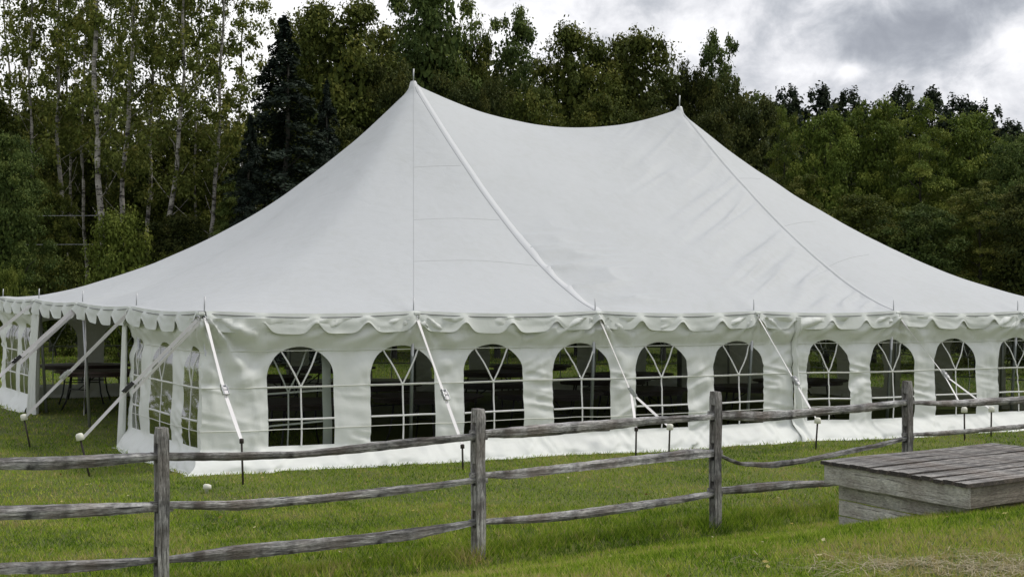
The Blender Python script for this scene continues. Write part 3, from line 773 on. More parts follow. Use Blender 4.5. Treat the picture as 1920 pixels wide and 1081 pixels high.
# ------------------------------------------------------------------ split rail fence
fence = empty('split_rail_fence', (FA.x, FA.y, gzf(FA.x, FA.y))); tag(fence, 'weathered grey split rail fence with three rails crossing the lawn in front of the tent', 'fence')
fo = fence.location.copy()
posts = [(-2000, None)]; 
PD = {1: (303, 800, 12.0), 2: (897, 765, 13.8), 3: (1341, 733, 15.7), 4: (1702, 713, 17.65)}
pp = {k: P(px, 583, d) for k, (px, py, d) in PD.items()}
pt = {k: P(px, py, d).z for k, (px, py, d) in PD.items()}
v = pp[1]-pp[2]; pp[0] = pp[1]+v.normalized()*3.05; pt[0] = pt[1]
v = pp[4]-pp[3]; pp[5] = pp[4]+v.normalized()*3.05; pt[5] = pt[4]
def depth(p): return (p-CAM).dot(FW)
def pix(p): return (p-CAM).dot(RX)/depth(p)*FPX+960
RA = {  # rails: (px, y top, y bottom)
 (0, 'a'): [(-330, 872, 890), (0, 857, 880), (90, 855, 881), (180, 852, 875), (296, 848, 862)],
 (0, 'b'): [(-330, 960, 985), (0, 948, 973), (100, 946, 972), (200, 943, 966), (296, 940, 958)],
 (0, 'c'): [(-330, 1070, 1095), (0, 1054, 1075), (100, 1051, 1075), (200, 1048, 1065), (296, 1044, 1053)],
 (1, 'a'): [(312, 847, 864), (440, 847, 863), (560, 845, 859), (661, 833, 850), (771, 820, 838), (894, 811, 824)],
 (1, 'b'): [(312, 939, 953), (440, 937, 956), (600, 926, 943), (717, 913, 931), (800, 905, 920), (894, 894, 904)],
 (1, 'c'): [(312, 1043, 1054), (440, 1021, 1047), (600, 1008, 1032), (700, 998, 1020), (771, 989, 1013), (894, 973, 982)],
 (2, 'a'): [(905, 806, 820), (960, 801, 820), (1033, 794, 816), (1120, 788, 807), (1207, 781, 797), (1337, 775, 786)],
 (2, 'b'): [(905, 884, 895), (960, 880, 898), (1081, 866, 883), (1200, 853, 869), (1302, 841, 858), (1337, 842, 855)],
 (2, 'c'): [(905, 972, 983), (1002, 964, 980), (1050, 958, 977), (1112, 950, 969), (1254, 932, 945), (1337, 920, 929)],
 (3, 'a'): [(1348, 769, 786), (1425, 771, 791), (1480, 768, 786), (1537, 764, 779), (1620, 757, 771), (1700, 749, 759)],
 (3, 'b'): [(1348, 850, 856), (1387, 865, 872), (1444, 866, 877), (1500, 859, 869), (1575, 844, 853), (1640, 831, 840), (1700, 817, 824)],
 (3, 'c'): [(1348, 914, 926), (1425, 904, 921), (1480, 901, 916), (1552, 899, 911), (1700, 884, 895)],
 (4, 'a'): [(1707, 751, 758), (1760, 751, 761), (1807, 749, 762), (1920, 743, 755), (1990, 739, 748)],
 (4, 'b'): [(1707, 811, 818), (1760, 808, 817), (1819, 803, 812), (1920, 794, 803), (1990, 788, 795)],
 (4, 'c'): [(1707, 872, 880), (1800, 868, 878), (1990, 850, 858)]}
def rail(k, data, seed):
    a, b = pp[k], pp[k+1]; r = random.Random(seed)
    L_ = (b-a).length; dv = (b-a).normalized(); nv = Vector((dv.y, -dv.x, 0))
    n = 44; ph = [r.random()*6 for _ in range(6)]
    cs = []
    ns = 8; lump = [1+.10*(r.random()-.5) for _ in range(ns)]; cut = [r.uniform(.62, .95) for _ in range(4)]
    steps = sorted([r.uniform(.1, .9) for _ in range(5)])
    pxs = [q[0] for q in data]
    base = a+dv*.0
    c0 = None; V = []; F = []
    for i in range(n+1):
        t = -.03+1.06*i/n; p = a.lerp(b, t); px = pix(p); dd = depth(p)
        yt = np.interp(px, pxs, [q[1] for q in data]); yb = np.interp(px, pxs, [q[2] for q in data])
        yt += .35*math.sin(t*17+ph[0])+.4*math.sin(t*83+ph[1]); yb += .35*math.sin(t*15+ph[2])+.4*math.sin(t*91+ph[3])
        zc = 2.10-((yt+yb)/2-583)*dd/FPX; hh = (yb-yt)*dd/FPX/2
        # the camera sees a bit of the top, so the true height is a little less than the picture height
        end = min(1, max(0, min(t+.03, 1.03-t)/.16)); wd = (.020+.026*end)*(1+.04*math.sin(t*13+ph[4])); hh = hh*.93
        so = .012*math.sin(t*5+ph[5])*end
        cen = Vector((p.x, p.y, zc))+nv*so
        roll = .25*math.sin(t*3.1+ph[0])*end
        for j in range(ns):
            sc_ = cut[j//2]; cx_ = (1, sc_, -sc_, -1, -1, -sc_, sc_, 1)[j]; cz_ = (.55*sc_, 1, 1, .55*sc_, -.55*sc_, -1, -1, -.55*sc_)[j]; ca, sa = cx_/1.25, cz_/1.25
            # squarish section with knocked-off corners
            kx = max(-1, min(1, ca*1.25)); kz = max(-1, min(1, sa*1.25)); l = lump[j]*(1+.09*(sum(t > q for q in steps[:1+j % 4]) % 2))
            xx, zz_ = kx*wd*l, kz*hh*(.95+.05*l); xr = xx*math.cos(roll)-zz_*math.sin(roll)*.5; zr = zz_+xx*math.sin(roll)*.6
            V.append((t*L_, -xr+so, zr+zc))
    for i in range(n):
        for j in range(ns): F.append((i*ns+j, i*ns+(j+1) % ns, (i+1)*ns+(j+1) % ns, (i+1)*ns+j))
    F.append(tuple(range(ns))[::-1]); F.append(tuple(range(n*ns, n*ns+ns)))
    me = bpy.data.meshes.new('rail'); me.from_pydata(V, [], F); me.update()
    z0 = sum(v[2] for v in V)/len(V)
    for vv in me.vertices: vv.co.z -= z0
    o = link('rail', me, M_rail, fence)
    o.location = Vector((a.x, a.y, z0))-fo; o.rotation_euler = (0, 0, math.atan2(dv.y, dv.x))
    me.materials.clear(); me.materials.append(M_rail)
for sd_, (key, dat) in enumerate(RA.items()): rail(key[0], dat, 100+sd_)
def yat(key, px):
    d_ = RA[key]; return np.interp(px, [q[0] for q in d_], [(q[1]+q[2])/2 for q in d_])
def post(k):
    p = pp[k]; g0 = gzf(p.x, p.y); top = pt[k]; dd = depth(p)
    nb = pp[min(k+1, 5)]-pp[max(k-1, 0)]; ang = math.atan2(nb.y, nb.x)
    slots = []
    for c in 'abc':
        zs = []
        if k > 0: zs.append(2.10-(yat((k-1, c), pix(p))-583)*dd/FPX)
        if k < 5 and (k, c) in RA: zs.append(2.10-(yat((k, c), pix(p))-583)*dd/FPX)
        slots.append((min(zs)-.05, max(zs)+.105))
    slots.sort(); w = .046 if k != 2 else .049
    r = random.Random(k*7); bm = bmesh.new()
    bot = g0-.25
    def lump(z, x, y): return (x*(1+.05*math.sin(z*7+k*2+x*30)), y*(1+.05*math.sin(z*6+k+y*40)))
    def pillar(x0, x1, y0, y1, z0, z1, taper=False):
        n = max(2, int((z1-z0)/.07)); rings = []
        for i in range(n+1):
            z = z0+(z1-z0)*i/n; sc = 1
            if taper and i == n: sc = .86
            lean = .012*(z-g0)*math.sin(k*3)
            pts = [(x0, y0), (x1, y0), (x1, y1), (x0, y1)]
            rings.append([bm.verts.new((lump(z, a*sc, b*sc)[0]+lean, lump(z, a*sc, b*sc)[1], z-g0)) for a, b in pts])
        for i in range(n):
            for q in range(4): bm.faces.new((rings[i][q], rings[i][(q+1) % 4], rings[i+1][(q+1) % 4], rings[i+1][q]))
        bm.faces.new(rings[0][::-1]); bm.faces.new(rings[-1])
    ch = .028
    zt = slots[-1][1]
    pillar(-w, w, ch, w, bot, top, True); pillar(-w, w, -w, -ch, bot, top-.008, True)
    zc = bot
    for (z0, z1) in slots: pillar(-w+.004, w-.004, -ch+.001, ch-.001, zc, z0); zc = z1
    pillar(-w+.004, w-.004, -ch+.001, ch-.001, zc, top-.004)
    o = bmobj('post', bm, M_post, fence); o.location = Vector((p.x, p.y, g0))-fo; o.rotation_euler = (0, 0, ang)
for k in range(6): post(k)

# ------------------------------------------------------------------ wooden platform
bx = {'f': P(1815, 905, 12.0), 'l': P(1545, 862, 13.85)}
dr = P(1856, 831, 15.6)-bx['l']; dr.z = 0; dr.normalize()
ztop = bx['f'].z
fcor = Vector((bx['f'].x, bx['f'].y)); lcor = Vector((bx['l'].x, bx['l'].y)); Dr = Vector((dr.x, dr.y))
E1 = (lcor-fcor); LE = E1.length; E1n = E1.normalized(); LR = 2.75
plat = empty('wooden_platform', (fcor.x, fcor.y, gzf(fcor.x, fcor.y))); po = plat.location.copy()
tag(plat, 'low weathered wooden platform box with plank lid standing on the grassy bank at right', 'platform')
angR = math.atan2(Dr.y, Dr.x); angL = math.atan2(E1n.y, E1n.x)
def board(name, a, b, z0, z1, th, m, nrm, seed, bev=.004, sub=16):
    """upright board from plan point a to b, thickness th towards -nrm"""
    a = Vector((a.x, a.y, 0)); b = Vector((b.x, b.y, 0)); L_ = (b-a).length; r = random.Random(seed); V = []; F = []; ph = r.random()*6
    s_ = 1 if (b-a).normalized().cross(Vector((nrm.x, nrm.y, 0))).z < 0 else -1
    for i in range(sub+1):
        x = L_*i/sub; w1 = .0025*math.sin(x*7+ph); w2 = .0025*math.sin(x*9+ph*2)
        V += [(x, 0, z0+w1), (x, 0, z1+w2), (x, s_*th, z1+w2), (x, s_*th, z0+w1)]
    for i in range(sub):
        for q in range(4): F.append((i*4+q, i*4+(q+1) % 4, i*4+4+(q+1) % 4, i*4+4+q))
    F += [(3, 2, 1, 0), tuple(sub*4+q for q in range(4))]
    me = bpy.data.meshes.new(name); me.from_pydata(V, [], F); me.update()
    zc = (z0+z1)/2
    for vv in me.vertices: vv.co.z -= zc
    bm = bmesh.new(); bm.from_mesh(me); bmesh.ops.recalc_face_normals(bm, faces=bm.faces); bmesh.ops.bevel(bm, geom=[e for e in bm.edges if e.calc_face_angle(0) > 1.2], offset=bev, segments=1, affect='EDGES'); bm.to_mesh(me); bm.free()
    o = link(name, me, m, plat); o.location = Vector((a.x, a.y, zc))-po; o.rotation_euler = (0, 0, math.atan2((b-a).y, (b-a).x)); return o
nL = Vector((-E1n.y, E1n.x));
if nL.dot(Dr) > 0: nL = -nL          # outward normal of the left side
nR = Vector((Dr.y, -Dr.x))
if nR.dot(E1n) > 0: nR = -nR
# fascia of the lid
lt = .032
fz1 = ztop-lt-.002; fz0 = fz1-.175
back = fcor+E1+Dr*LR; rgt = fcor+Dr*LR
inn = .03
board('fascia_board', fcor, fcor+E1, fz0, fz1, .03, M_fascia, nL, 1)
board('fascia_board', fcor+Dr*.032, rgt, fz0, fz1, .03, M_fascia_shaded, nR, 2)
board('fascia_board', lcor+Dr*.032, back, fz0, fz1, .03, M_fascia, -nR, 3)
# lid planks running along Dr
nb = 14; step = LE/nb
for i in range(nb):
    a = fcor+E1n*(i*step+.006)-Dr*.03; b_ = fcor+E1n*((i+1)*step-.007)-Dr*.03
    if i == 0: a = a-E1n*.03
    if i == nb-1: b_ = b_+E1n*.03
    r = random.Random(50+i); e0 = Dr*r.uniform(-.010, .010); e1 = Dr*(LR+.05); dz = r.uniform(-.005, .006)
    n = 18; V = []; F = []; ph = r.random()*6
    wv = (b_-a).length; perp = (b_-a).normalized(); Lb = (e1-e0).length
    # local frame: X along Dr
    py_ = perp.dot(Vector((-Dr.y, Dr.x))); pxo = perp.dot(Dr)
    for j in range(n+1):
        x = Lb*j/n; z = .003*math.sin(x*3+ph)
        for (k2, zk) in ((0, -lt), (0, 0), (.5, .0015), (1, 0), (1, -lt)):
            V.append((x+pxo*wv*k2, py_*wv*k2, z+zk))
    for j in range(n):
        for q in range(5): F.append((j*5+q, j*5+(q+1) % 5, j*5+5+(q+1) % 5, j*5+5+q))
    F += [(4, 3, 2, 1, 0), tuple(n*5+q for q in range(5))]
    me = bpy.data.meshes.new('plank'); me.from_pydata(V, [], F); bm = bmesh.new(); bm.from_mesh(me); bmesh.ops.recalc_face_normals(bm, faces=bm.faces); bm.to_mesh(me); bm.free()
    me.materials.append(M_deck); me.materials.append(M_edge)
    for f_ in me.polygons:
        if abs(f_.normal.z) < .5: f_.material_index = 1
    o = link('plank', me, None, plat); o.location = Vector((a.x+e0.x, a.y+e0.y, ztop+dz))-po; o.rotation_euler = (0, 0, angR)
# body boards, set back under the lid
f2 = fcor+Dr*.11+E1n*.09; l2 = lcor+Dr*.13-E1n*.09
zb = fz0-.002
for i in range(5):
    h_ = .136; z1 = zb-.006-i*(h_+.011)
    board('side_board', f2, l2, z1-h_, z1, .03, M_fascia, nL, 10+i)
    board('side_board', f2+Dr*.032, f2+Dr*(LR-.15), z1-h_, z1, .03, M_fascia_shaded, nR, 20+i)
bm = bmesh.new(); c = Vector((0, 0, 0)); add_box(bm, (0, 0, 0), .07, .07, .75); o = bmobj('corner_post', bm, M_fascia, plat)
q = f2+Dr*.075+E1n*.075; o.location = Vector((q.x, q.y, zb-.38))-po; o.rotation_euler = (0, 0, angR)

# ------------------------------------------------------------------ trees
def quads(Cn, nrm, size, asp, r, tint):
    """leaf quads (kite) at centres Cn with normals nrm"""
    n = len(Cn); nrm = nrm/np.linalg.norm(nrm, axis=1, keepdims=True)
    a = r.normal(size=(n, 3)); a -= nrm*(a*nrm).sum(1, keepdims=True); a /= np.linalg.norm(a, axis=1, keepdims=True); b = np.cross(nrm, a)
    s = size[:, None]*.5
    V = np.stack([Cn-a*s, Cn+b*s*asp-nrm*s*.12, Cn+a*s, Cn-b*s*asp-nrm*s*.12], 1).reshape(-1, 3)
    F = np.arange(4*n).reshape(n, 4)
    return V, F, np.repeat(tint, 4)
def limb_mesh(r, h, rad, base_r, nl, z0, lean=(0, 0)):
    bm = bmesh.new(); pts = []
    for i in range(9):
        t = i/8; pts.append((lean[0]*t*h+.12*math.sin(t*4+r.random()), lean[1]*t*h+.1*math.sin(t*5+1), t*h))
    add_tube(bm, pts, [base_r*(1-.85*i/8)+.01 for i in range(9)], 8)
    for k in range(nl):
        t = z0+(.93-z0)*k/nl+r.random()*.04; i = min(7, int(t*8)); p = Vector(pts[i]).lerp(Vector(pts[i+1]), t*8-i)
        an = r.random()*2*PI; ln = rad*(.9-.5*(t-z0)/(1-z0)); up_ = .5+.5*r.random()
        d_ = Vector((math.cos(an), math.sin(an), up_)); br = base_r*(1-.85*t)*.5
        add_tube(bm, [p, p+d_*ln*.4, p+d_*ln*.75+Vector((0, 0, .1*ln)), p+d_*ln+Vector((0, 0, .05*ln))], [br, br*.7, br*.4, .012], 5)
    me = bpy.data.meshes.new('trunk'); bm.normal_update(); bm.to_mesh(me); bm.free(); return me
def crown_puffs(seed, h, rad, z0, npuff, nleaf, lsize, flat=.7, top=1.0, pr=(.16, .30), shell=.72, power=2.8, cone=.12, core=.20):
    """crown from z0 to h with puffs near the surface of an uneven ovoid"""
    r = np.random.default_rng(seed); out = []
    ang = r.random(npuff)*2*PI; tz = r.random(npuff)**.85
    Vs = []; Fs = []; Ts = []; off = 0
    for k in range(npuff):
        t = tz[k]; env = math.sqrt(max(0, 1-abs(2*(t*.97+.015)-1)**power))*(1-cone*t)
        lob = 1+.22*np.sin(ang[k]*3+seed)+.15*np.sin(ang[k]*2+t*7)
        rr_ = rad*env*lob*(shell+(1.05-shell)*r.random()) if r.random() < .8 else rad*env*r.random()
        c = np.array([math.cos(ang[k])*rr_, math.sin(ang[k])*rr_, z0+(h-z0)*t*.95])
        pr_ = rad*r.uniform(*pr)*(1-.2*t)
        n = int(nleaf/npuff*(.6+.8*r.random()))
        d = r.normal(size=(n, 3)); d /= np.linalg.norm(d, axis=1, keepdims=True)
        rad_ = r.random((n, 1))**.45
        jag = 1+.35*np.sin(d[:, :1]*5+k)+.2*np.sin(d[:, 1:2]*9+k)
        pos = c+d*rad_*pr_*jag*np.array([1, 1, flat])
        pos[:, 2] -= .12*((pos[:, :2]-c[:2])**2).sum(1)/max(pr_, .1)
        nr = d*.7+np.array([0, 0, .8])+r.normal(size=(n, 3))*.65
        ti = np.clip(.15+.55*r.random()+.25*r.normal(size=n)*.6+.18*d[:, 2], 0, 1)  # lighter tint towards the top of each puff
        V, F, T = quads(pos, nr, lsize*(.6+.8*r.random(n)), .62, r, ti)
        Vs.append(V); Fs.append(F+off); Ts.append(T); off += len(V)
    nc_ = int(nleaf*core); d = r.normal(size=(nc_, 3)); d /= np.linalg.norm(d, axis=1, keepdims=True)
    if nc_:
        q_ = d*r.random((nc_, 1))**.5; env_ = .66
        pos = np.stack([q_[:, 0]*rad*env_, q_[:, 1]*rad*env_, (z0+h)/2+q_[:, 2]*(h-z0)/2*.88], 1)
        V, F, T = quads(pos, d+r.normal(size=(nc_, 3))*.6, lsize*(1.3+1.1*r.random(nc_)), .7, r, np.clip(.3+.2*r.normal(size=nc_), 0, 1))
        Vs.append(V); Fs.append(F+off); Ts.append(T); off += len(V)
    me = mesh_np('crown', np.concatenate(Vs), np.concatenate(Fs)); set_tint(me, np.concatenate(Ts)); return me
def crown_branches(seed, h, rad, z0, nbr, nleaf, lsize, droop=.15, conic=.6, thick=.16, upw=.15):
    """layered boughs: leaves lie on flattened fans"""
    r = np.random.default_rng(seed); Vs = []; Fs = []; Ts = []; off = 0
    for k in range(nbr):
        t = (k+r.random())/nbr; an = r.random()*2*PI
        ln = rad*(1-t*conic)*(.75+.35*r.random())*(1 if t < .93 else .6)
        if t < .12: ln *= .75+2*t
        z = z0+(h-z0)*t; n = int(nleaf/nbr*(.5+1.0*(1-t)))
        u_ = r.random(n)**.55; la = (r.random(n)-.5)*2*(.20+.32*(1-u_))*1.0
        dx = u_*ln; dy = la*ln*.9*u_**.5
        dz = upw*ln*np.sin(u_*PI*.6)-droop*ln*u_**2-abs(la)*.3*ln*.3+r.normal(size=n)*thick*(.4+.6*(1-u_))
        pos = np.stack([math.cos(an)*dx-math.sin(an)*dy, math.sin(an)*dx+math.cos(an)*dy, z+dz], 1)
        nr = np.stack([r.normal(size=n)*.5+math.cos(an)*.4, r.normal(size=n)*.5+math.sin(an)*.4, .7+r.random(n)*.6], 1)
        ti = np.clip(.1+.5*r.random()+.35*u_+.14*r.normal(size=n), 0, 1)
        V, F, T = quads(pos, nr, lsize*(.6+.8*r.random(n)), .5, r, ti)
        Vs.append(V); Fs.append(F+off); Ts.append(T); off += len(V)
    me = mesh_np('crown', np.concatenate(Vs), np.concatenate(Fs)); set_tint(me, np.concatenate(Ts)); return me
R_ = random.Random(5)
HB_ = 12.0                            # design height of the shared crowns, metres
KIND = {}
def reg(key, crowns, trunks, m, bark): KIND[key] = (crowns, trunks, m, bark)
broad = [crown_puffs(1, HB_, 3.1, 1.6, 130, 34000, .155, pr=(.17, .34)), crown_puffs(2, HB_, 3.1, 1.4, 110, 33000, .16, flat=.62, pr=(.18, .36)), crown_puffs(3, HB_, 3.2, 1.8, 150, 34000, .15, pr=(.15, .30))]
lay = [crown_branches(11, HB_, 3.6, .8, 120, 34000, .16, conic=.42), crown_puffs(12, HB_, 3.4, .9, 150, 34000, .15, flat=.42, pr=(.18, .36)), crown_puffs(13, HB_, 3.4, 1.0, 170, 34000, .15, flat=.5, pr=(.15, .32))]
loose = [crown_puffs(21, HB_, 2.6, 2.5, 130, 26000, .14, pr=(.13, .27), shell=.5, core=.08), crown_puffs(22, HB_, 2.5, 2.8, 120, 24000, .14, pr=(.13, .27), shell=.45, core=.08)]
asp = [crown_puffs(31, HB_, 1.7, 4.4, 120, 8000, .115, pr=(.12, .30), shell=.3, flat=.9, core=0), crown_puffs(32, HB_, 1.6, 5.0, 100, 7000, .115, pr=(.12, .28), shell=.3, core=0), crown_puffs(33, HB_, 1.9, 4.0, 130, 9000, .11, pr=(.12, .28), shell=.3, core=0)]
spr = [crown_branches(41, HB_, 3.0, .3, 240, 42000, .13, droop=.28, conic=.93, thick=.12, upw=.08)]
pin = [crown_puffs(51, HB_, 1.9, 1.0, 110, 13000, .17, flat=1.5, pr=(.10, .24), cone=.40), crown_puffs(52, HB_, 2.0, 1.0, 90, 13000, .17, flat=1.4, pr=(.12, .26), cone=.30)]
shr = [crown_puffs(61, 4.0, 2.0, .1, 90, 15000, .11, pr=(.18, .36), flat=.8), crown_puffs(62, 4.0, 2.1, .1, 80, 14000, .11, pr=(.16, .34))]
tk = [limb_mesh(R_, HB_*.84, 2.2, .17, 11, .28), limb_mesh(R_, HB_*.82, 2.1, .15, 10, .25)]
tkp = [limb_mesh(R_, HB_*.88, 1.2, .14, 10, .3)]
tks = [limb_mesh(R_, 2.6, 1.0, .05, 5, .1)]
reg('broad', broad, tk, L_olive, M_bark); reg('layered', lay, tk, L_bright, M_bark); reg('loose', loose, tk, L_green, M_bark)
reg('spruce', spr, tkp, L_spruce, M_bark); reg('pine', pin, tkp, L_pine, M_bark); reg('shrub', shr, tks, L_yellow, M_bark)
def leafy(name, me, m, parent):
    if not me.materials: me.materials.append(m)
    o = bpy.data.objects.new(name, me); col.objects.link(o); o.parent = parent
    o.material_slots[0].link = 'OBJECT'; o.material_slots[0].material = m
    return o
_cnt = [0]
def tree(kind, px, top_y, hw, d, label, m=None, name=None, cat='tree', group='trees at the edge of the woods'):
    crowns, trunks, mm, bark = KIND[kind]; mm = m or mm; _cnt[0] += 1; k = _cnt[0]
    p = P(px, 583, d); g0 = gzf(p.x, p.y); h = CAM.z+(583-top_y)*d/FPX-g0
    base_h = 4.0 if kind == 'shrub' else HB_
    rd = {'broad': 3.3, 'layered': 3.5, 'loose': 2.5, 'spruce': 2.9, 'pine': 1.7, 'shrub': 2.0}[kind]
    sx = hw*d/FPX/rd; sz = h/base_h
    root = empty(name or {'spruce': 'spruce_tree', 'pine': 'pine_tree', 'shrub': 'shrub'}.get(kind, 'deciduous_tree'), (p.x, p.y, g0-.05), (k*2.4) % 6.28)
    tag(root, label, cat, group)
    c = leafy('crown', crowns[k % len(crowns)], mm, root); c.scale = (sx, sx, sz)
    t = leafy('trunk', trunks[k % len(trunks)], bark, root); t.scale = (max(.7, sx), max(.7, sx), sz)
    return root
# big trees left to right
tree('spruce', 532, 34, 200, 50, 'tall very dark conical spruce standing left of the left tent peak')
tree('spruce', 470, 215, 95, 49, 'smaller dark spruce at the left side of the tall one')
tree('spruce', 612, 150, 110, 52, 'dark spruce half hidden by the tent slope, right of the tall one')
tree('broad', 648, -24, 128, 57, 'rounded olive-green maple rising just behind the dark spruce', L_olive)
tree('broad', 580, 5, 90, 60, 'olive tree whose top shows directly above the dark spruce tip', L_olive)
tree('broad', 715, 38, 62, 63, 'small loose-crowned tree filling the dip right of the rounded maple', L_olive)
tree('broad', 812, -95, 108, 62, 'tall blue-green tree above the left tent peak, its top cut by the photo edge', L_green)
tree('loose', 958, -4, 78, 64, 'slender open-crowned tree between the tall blue-green one and the broad maples', L_green)
tree('broad', 1082, 30, 108, 60, 'dark rounded maple above the middle of the tent ridge, left of its twin', L_olive)
tree('broad', 1180, 38, 108, 61, 'dark rounded maple above the right half of the tent ridge, right of its twin', L_olive)
tree('broad', 1278, 104, 74, 62, 'dull olive tree directly behind the right tent peak', L_dark)
tree('loose', 1352, 40, 66, 62, 'thin-topped tree standing clear of the treeline right of the right tent peak', L_green)
tree('broad', 1410, 160, 70, 60, 'dark tree at the shoulder between the thin-topped tree and the pines', L_dark)
tree('broad', 1352, 128, 60, 61, 'dark tree directly below the thin-topped one, right of the right tent peak', L_dark)
tree('broad', 895, 45, 64, 63, 'dull tree joining the tall blue-green tree to the open-crowned one', L_olive)
# filling trees below the skyline
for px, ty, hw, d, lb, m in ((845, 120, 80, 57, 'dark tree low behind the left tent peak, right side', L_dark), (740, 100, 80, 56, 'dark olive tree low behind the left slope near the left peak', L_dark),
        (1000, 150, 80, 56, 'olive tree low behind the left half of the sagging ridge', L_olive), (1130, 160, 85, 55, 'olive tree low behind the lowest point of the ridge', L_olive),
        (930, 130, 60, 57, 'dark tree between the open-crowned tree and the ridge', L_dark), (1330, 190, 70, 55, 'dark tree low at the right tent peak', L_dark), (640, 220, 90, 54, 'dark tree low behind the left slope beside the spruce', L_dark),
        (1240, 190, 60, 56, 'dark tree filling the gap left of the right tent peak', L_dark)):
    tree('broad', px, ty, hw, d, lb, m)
for px, ty, d, lb in ((1478, 142, 76, 'first dark pine top right of the dark shoulder tree'), (1535, 140, 77, 'dark pointed pine above the bright trees, second from the left'), (1592, 148, 75, 'dark bushy pine top, third from the left'),
        (1640, 180, 78, 'low dark pine between the third pine and the tallest right pine'), (1692, 140, 76, 'narrow pointed pine, tallest of the right half'), (1752, 148, 77, 'bushy dark pine directly right of the narrow pointed one'),
        (1795, 160, 75, 'dark pine second before the right end of the row'), (1845, 172, 74, 'dark pine where the row begins to drop at right'), (1893, 208, 73, 'lowest dark pine at the right edge of the photo')):
    tree('pine', px, ty, 60, d, lb, L_pine, group='pines behind the bright trees')
for px, ty, hw, d, lb, m in ((1472, 205, 60, 55, 'light olive tree first in the bright row right of the tent peak', L_bright), (1548, 192, 78, 54, 'bright green tree second in the bright row', L_bright),
        (1640, 168, 84, 55, 'broad bright tree under the gap in the pines', L_bright), (1728, 190, 86, 53, 'broad bright green tree fourth in the bright row', L_bright), (1815, 192, 84, 54, 'rounded bright green tree below the last pines', L_bright),
        (1900, 236, 80, 52, 'blue-green tree at the right edge of the photo', L_green), (1505, 330, 80, 50, 'dark layered tree above the right tent slope, nearest the peak', L_olive), (1615, 350, 95, 49, 'olive layered tree with drooping boughs above the middle of the right slope', L_olive),
        (1725, 370, 100, 48, 'olive layered tree low above the right slope', L_green), (1835, 340, 100, 48, 'green layered tree beside the right edge, boughs reaching low', L_olive), (1935, 330, 90, 47, 'dark layered tree cut by the right edge of the photo', L_dark),
        (1420, 300, 70, 53, 'dark layered tree immediately right of the right tent peak', L_dark), (2010, 250, 110, 54, 'green tree mostly outside the right edge', L_green)):
    tree('layered', px, ty, hw, d, lb, m)
# understorey on the left
for px, ty, hw, d, lb, m, kd in ((20, 235, 75, 50, 'light green leafy tree at the left edge of the photo', L_green, 'layered'), (95, 330, 60, 56, 'mid green young tree among the pale trunks at far left', L_olive, 'broad'), (150, 200, 75, 68, 'dim green tree behind the brightest pale trunk', L_olive, 'broad'),
        (265, 250, 80, 66, 'dim olive tree behind the middle pale trunks', L_olive, 'broad'), (355, 215, 85, 67, 'dim olive tree between the two rightmost pale trunks', L_olive, 'broad'), (440, 330, 60, 55, 'shaded green tree touching the left side of the spruce', L_green, 'layered'),
        (330, 390, 70, 55, 'low dark tree above the left tent slope', L_dark, 'broad'), (45, 160, 90, 70, 'dim tree far back at the left edge', L_olive, 'broad'), (430, 240, 70, 69, 'dim tree back in the gap left of the spruce', L_olive, 'broad'), (-60, 150, 110, 58, 'green tree mostly outside the left edge', L_olive, 'broad')):
    tree(kd, px, ty, hw, d, lb, m)
for px, ty, hw, d, lb in ((228, 392, 75, 48, 'yellow-green leafy bush below the pale trunks, above the left tent slope'), (14, 488, 34, 45, 'small yellow-green bush at the left edge beside the tent'), (330, 470, 50, 50, 'low bush right of the yellow-green one'), (105, 470, 60, 52, 'dark low bush left of the yellow-green one')):
    tree('shrub', px, ty, hw, d, lb, L_yellow if px in (228, 14) else L_olive, cat='bush', group='bushes at the edge of the woods')
# pale-trunked aspens: (px,y) of two points on the trunk, radius px
AS = [((186, 410), (181, 0), 6.2, 55, 'thickest pale trunk, left of the middle of the aspens'), ((118, 380), (103, 0), 4.6, 60, 'pale aspen second from the left, leaning slightly left'), ((236, 340), (244, 0), 5.0, 58, 'dull pale aspen just right of the thickest trunk'),
      ((320, 450), (346, 0), 5.0, 56, 'pale aspen with peeling lower trunk leaning right'), ((394, 420), (424, 0), 4.2, 57, 'rightmost pale aspen, slender, beside the sky gap'), ((278, 340), (296, 0), 4.0, 61, 'thin pale aspen between the two leaning ones'),
      ((61, 460), (60, 0), 3.8, 59, 'thin grey aspen near the left edge'), ((158, 330), (157, 0), 3.2, 65, 'thin grey aspen close left of the thickest trunk'), ((205, 260), (208, 0), 2.8, 68, 'very thin far aspen right of the thickest trunk'),
      ((22, 420), (8, 0), 3.0, 62, 'leftmost thin aspen at the photo edge'), ((130, 460), (127, 150), 3.0, 66, 'thin dim trunk among the bushes at left'), ((300, 300), (306, 0), 2.6, 67, 'thin far aspen beside the peeling one'), ((368, 250), (376, 0), 2.8, 66, 'thin far aspen between the two rightmost'),
      ((455, 300), (452, 0), 2.6, 64, 'thin leafy aspen against the bright sky left of the spruce')]
